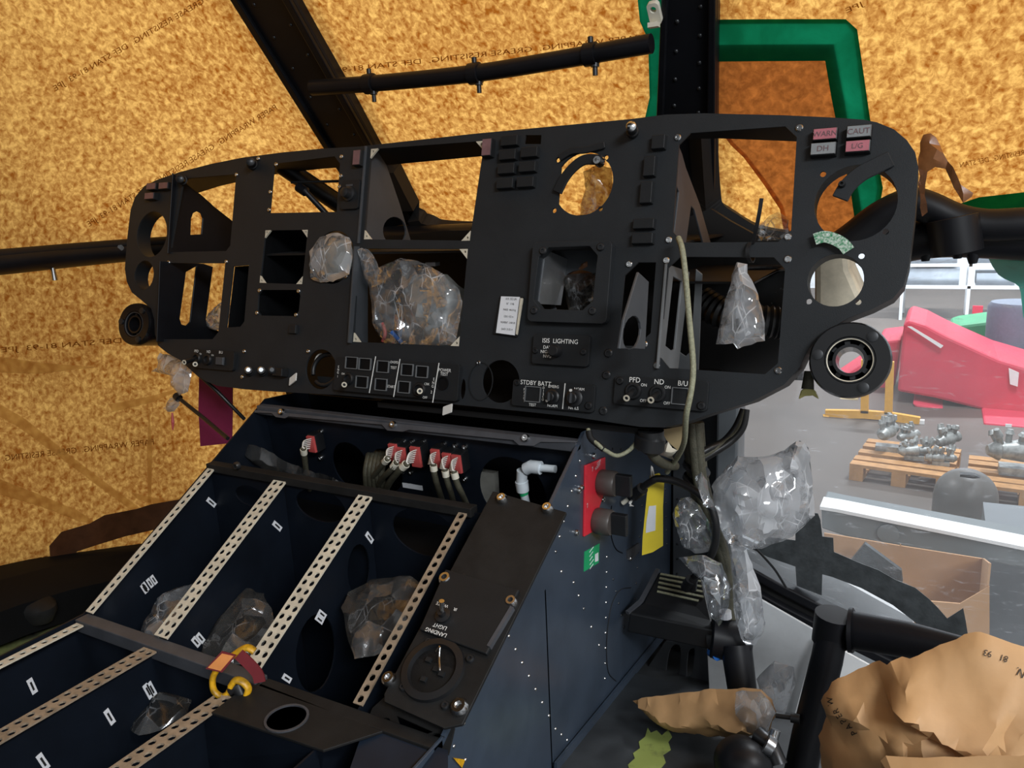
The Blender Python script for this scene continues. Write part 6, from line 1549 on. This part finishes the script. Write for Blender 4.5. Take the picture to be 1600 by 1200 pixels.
tag((lambda u: MB().loops([u, [p + V((0, .6, 0)) for p in u]]).build('work_table', 'hull'))([AY(1546, 870, 3.2), AY(1700, 890, 3.2), V((AY(1700, 890, 3.2).x, 3.2, HZ)), V((AY(1546, 870, 3.2).x, 3.2, HZ))]), 'blue-grey table side at the right edge of the window below the beam', 'table')
# teal cloth hanging in the corner of the window
Pq = GW.off(-.02)
tag(MB().plate(Pq, smooth_poly(pp(Pq, [(1550, 396), (1640, 385), (1650, 480), (1604, 500), (1597, 478), (1592, 448), (1570, 436), (1556, 424)]), 3), [], 0, .001).build('tape_flap', 'tealtape'), 'teal green tape flap in the top corner of the clear window', 'tape')
# ------------------------------------------------------------------ rest of the cockpit that shuts out the light
struct(MB().box(-1.75, -.35, .86, .5, .55, .90).build('ceiling', 'frame'))
struct(MB().box(-1.75, -1.5, -.85, -1.70, .1, .86).build('wall_left', 'frame'))
struct(MB().box(-1.75, -1.5, -.85, -.30, -1.45, .86).build('wall_rear', 'frame'))
struct(MB().box(-1.70, -1.45, -.90, .3, .24, -.86).build('floor', 'floorblk'))
# ------------------------------------------------------------------ light
w = bpy.data.worlds.new('hangar_light'); S.world = w; w.use_nodes = True
nt = w.node_tree; nt.nodes.clear()
bg = nt.nodes.new('ShaderNodeBackground'); wo = nt.nodes.new('ShaderNodeOutputWorld')
bg.inputs['Color'].default_value = (.93, .97, 1.0, 1); bg.inputs['Strength'].default_value = .55
nt.links.new(bg.outputs[0], wo.inputs['Surface'])
def lamp_area(nm, loc, target, sx, sy, power, col=(.92, .96, 1.)):
    l = bpy.data.lights.new(nm, 'AREA'); l.shape = 'RECTANGLE'; l.size = sx; l.size_y = sy; l.energy = power; l.color = col
    o = bpy.data.objects.new(nm, l); COL.objects.link(o); o.location = V(loc)
    o.rotation_euler = (V(target) - V(loc)).to_track_quat('-Z', 'Y').to_euler(); return o
# added area lamps without fixtures: beside the right door, over the hangar, outside left
lamp_area('fill_lamp', (1.9, .5, 1.7), (-.4, .9, -.4), 1.0, .4, 44)  # stands in for the cool light through the open right door
lamp_area('fill_lamp', (1.7, -1.1, 1.3), (-.3, .9, -.2), 1.0, .4, 58)  # second stand-in for the door light, set close for a quick falloff leftwards
lamp_area('fill_lamp', (1.2, 6.5, 4.5), (.4, 7, -2.2), 1.6, .4, 420)  # added over the hangar floor to brighten the loads there
lamp_area('fill_lamp', (2.4, 2.8, 2.6), (.1, 2.6, -1.2), 1.2, .4, 40)  # added to brighten the carton and things near the window
lamp_area('fill_lamp', (.6, 13., 4.5), (.6, 17, -1.5), 2.4, .4, 1500)  # added to brighten the back wall and the rack
lamp_area('fill_lamp', (-5.0, 4.0, 4.0), (-1.2, 1, 0), 1.6, .4, 170)  # added outside so the folds of the left paper show shading
S.render.film_transparent = False
c = S.cycles
c.use_denoising = True; c.max_bounces = 10; c.transparent_max_bounces = 24; c.transmission_bounces = 8; c.diffuse_bounces = 4; c.glossy_bounces = 4
c.sample_clamp_indirect = 6.0; c.sample_clamp_direct = 0.0; c.caustics_reflective = False; c.caustics_refractive = False
try: c.denoiser = 'OPENIMAGEDENOISE'
except Exception: pass
vs_ = S.view_settings; vs_.view_transform = 'Standard'; vs_.look = 'None'; vs_.exposure = 0.0; vs_.gamma = 1.0; vs_.use_curve_mapping = False
# the hangar floor is the ground: lift everything so that it lies at height 0
for ob in COL.objects:
    if ob.parent is None: ob.location.z += 2.2
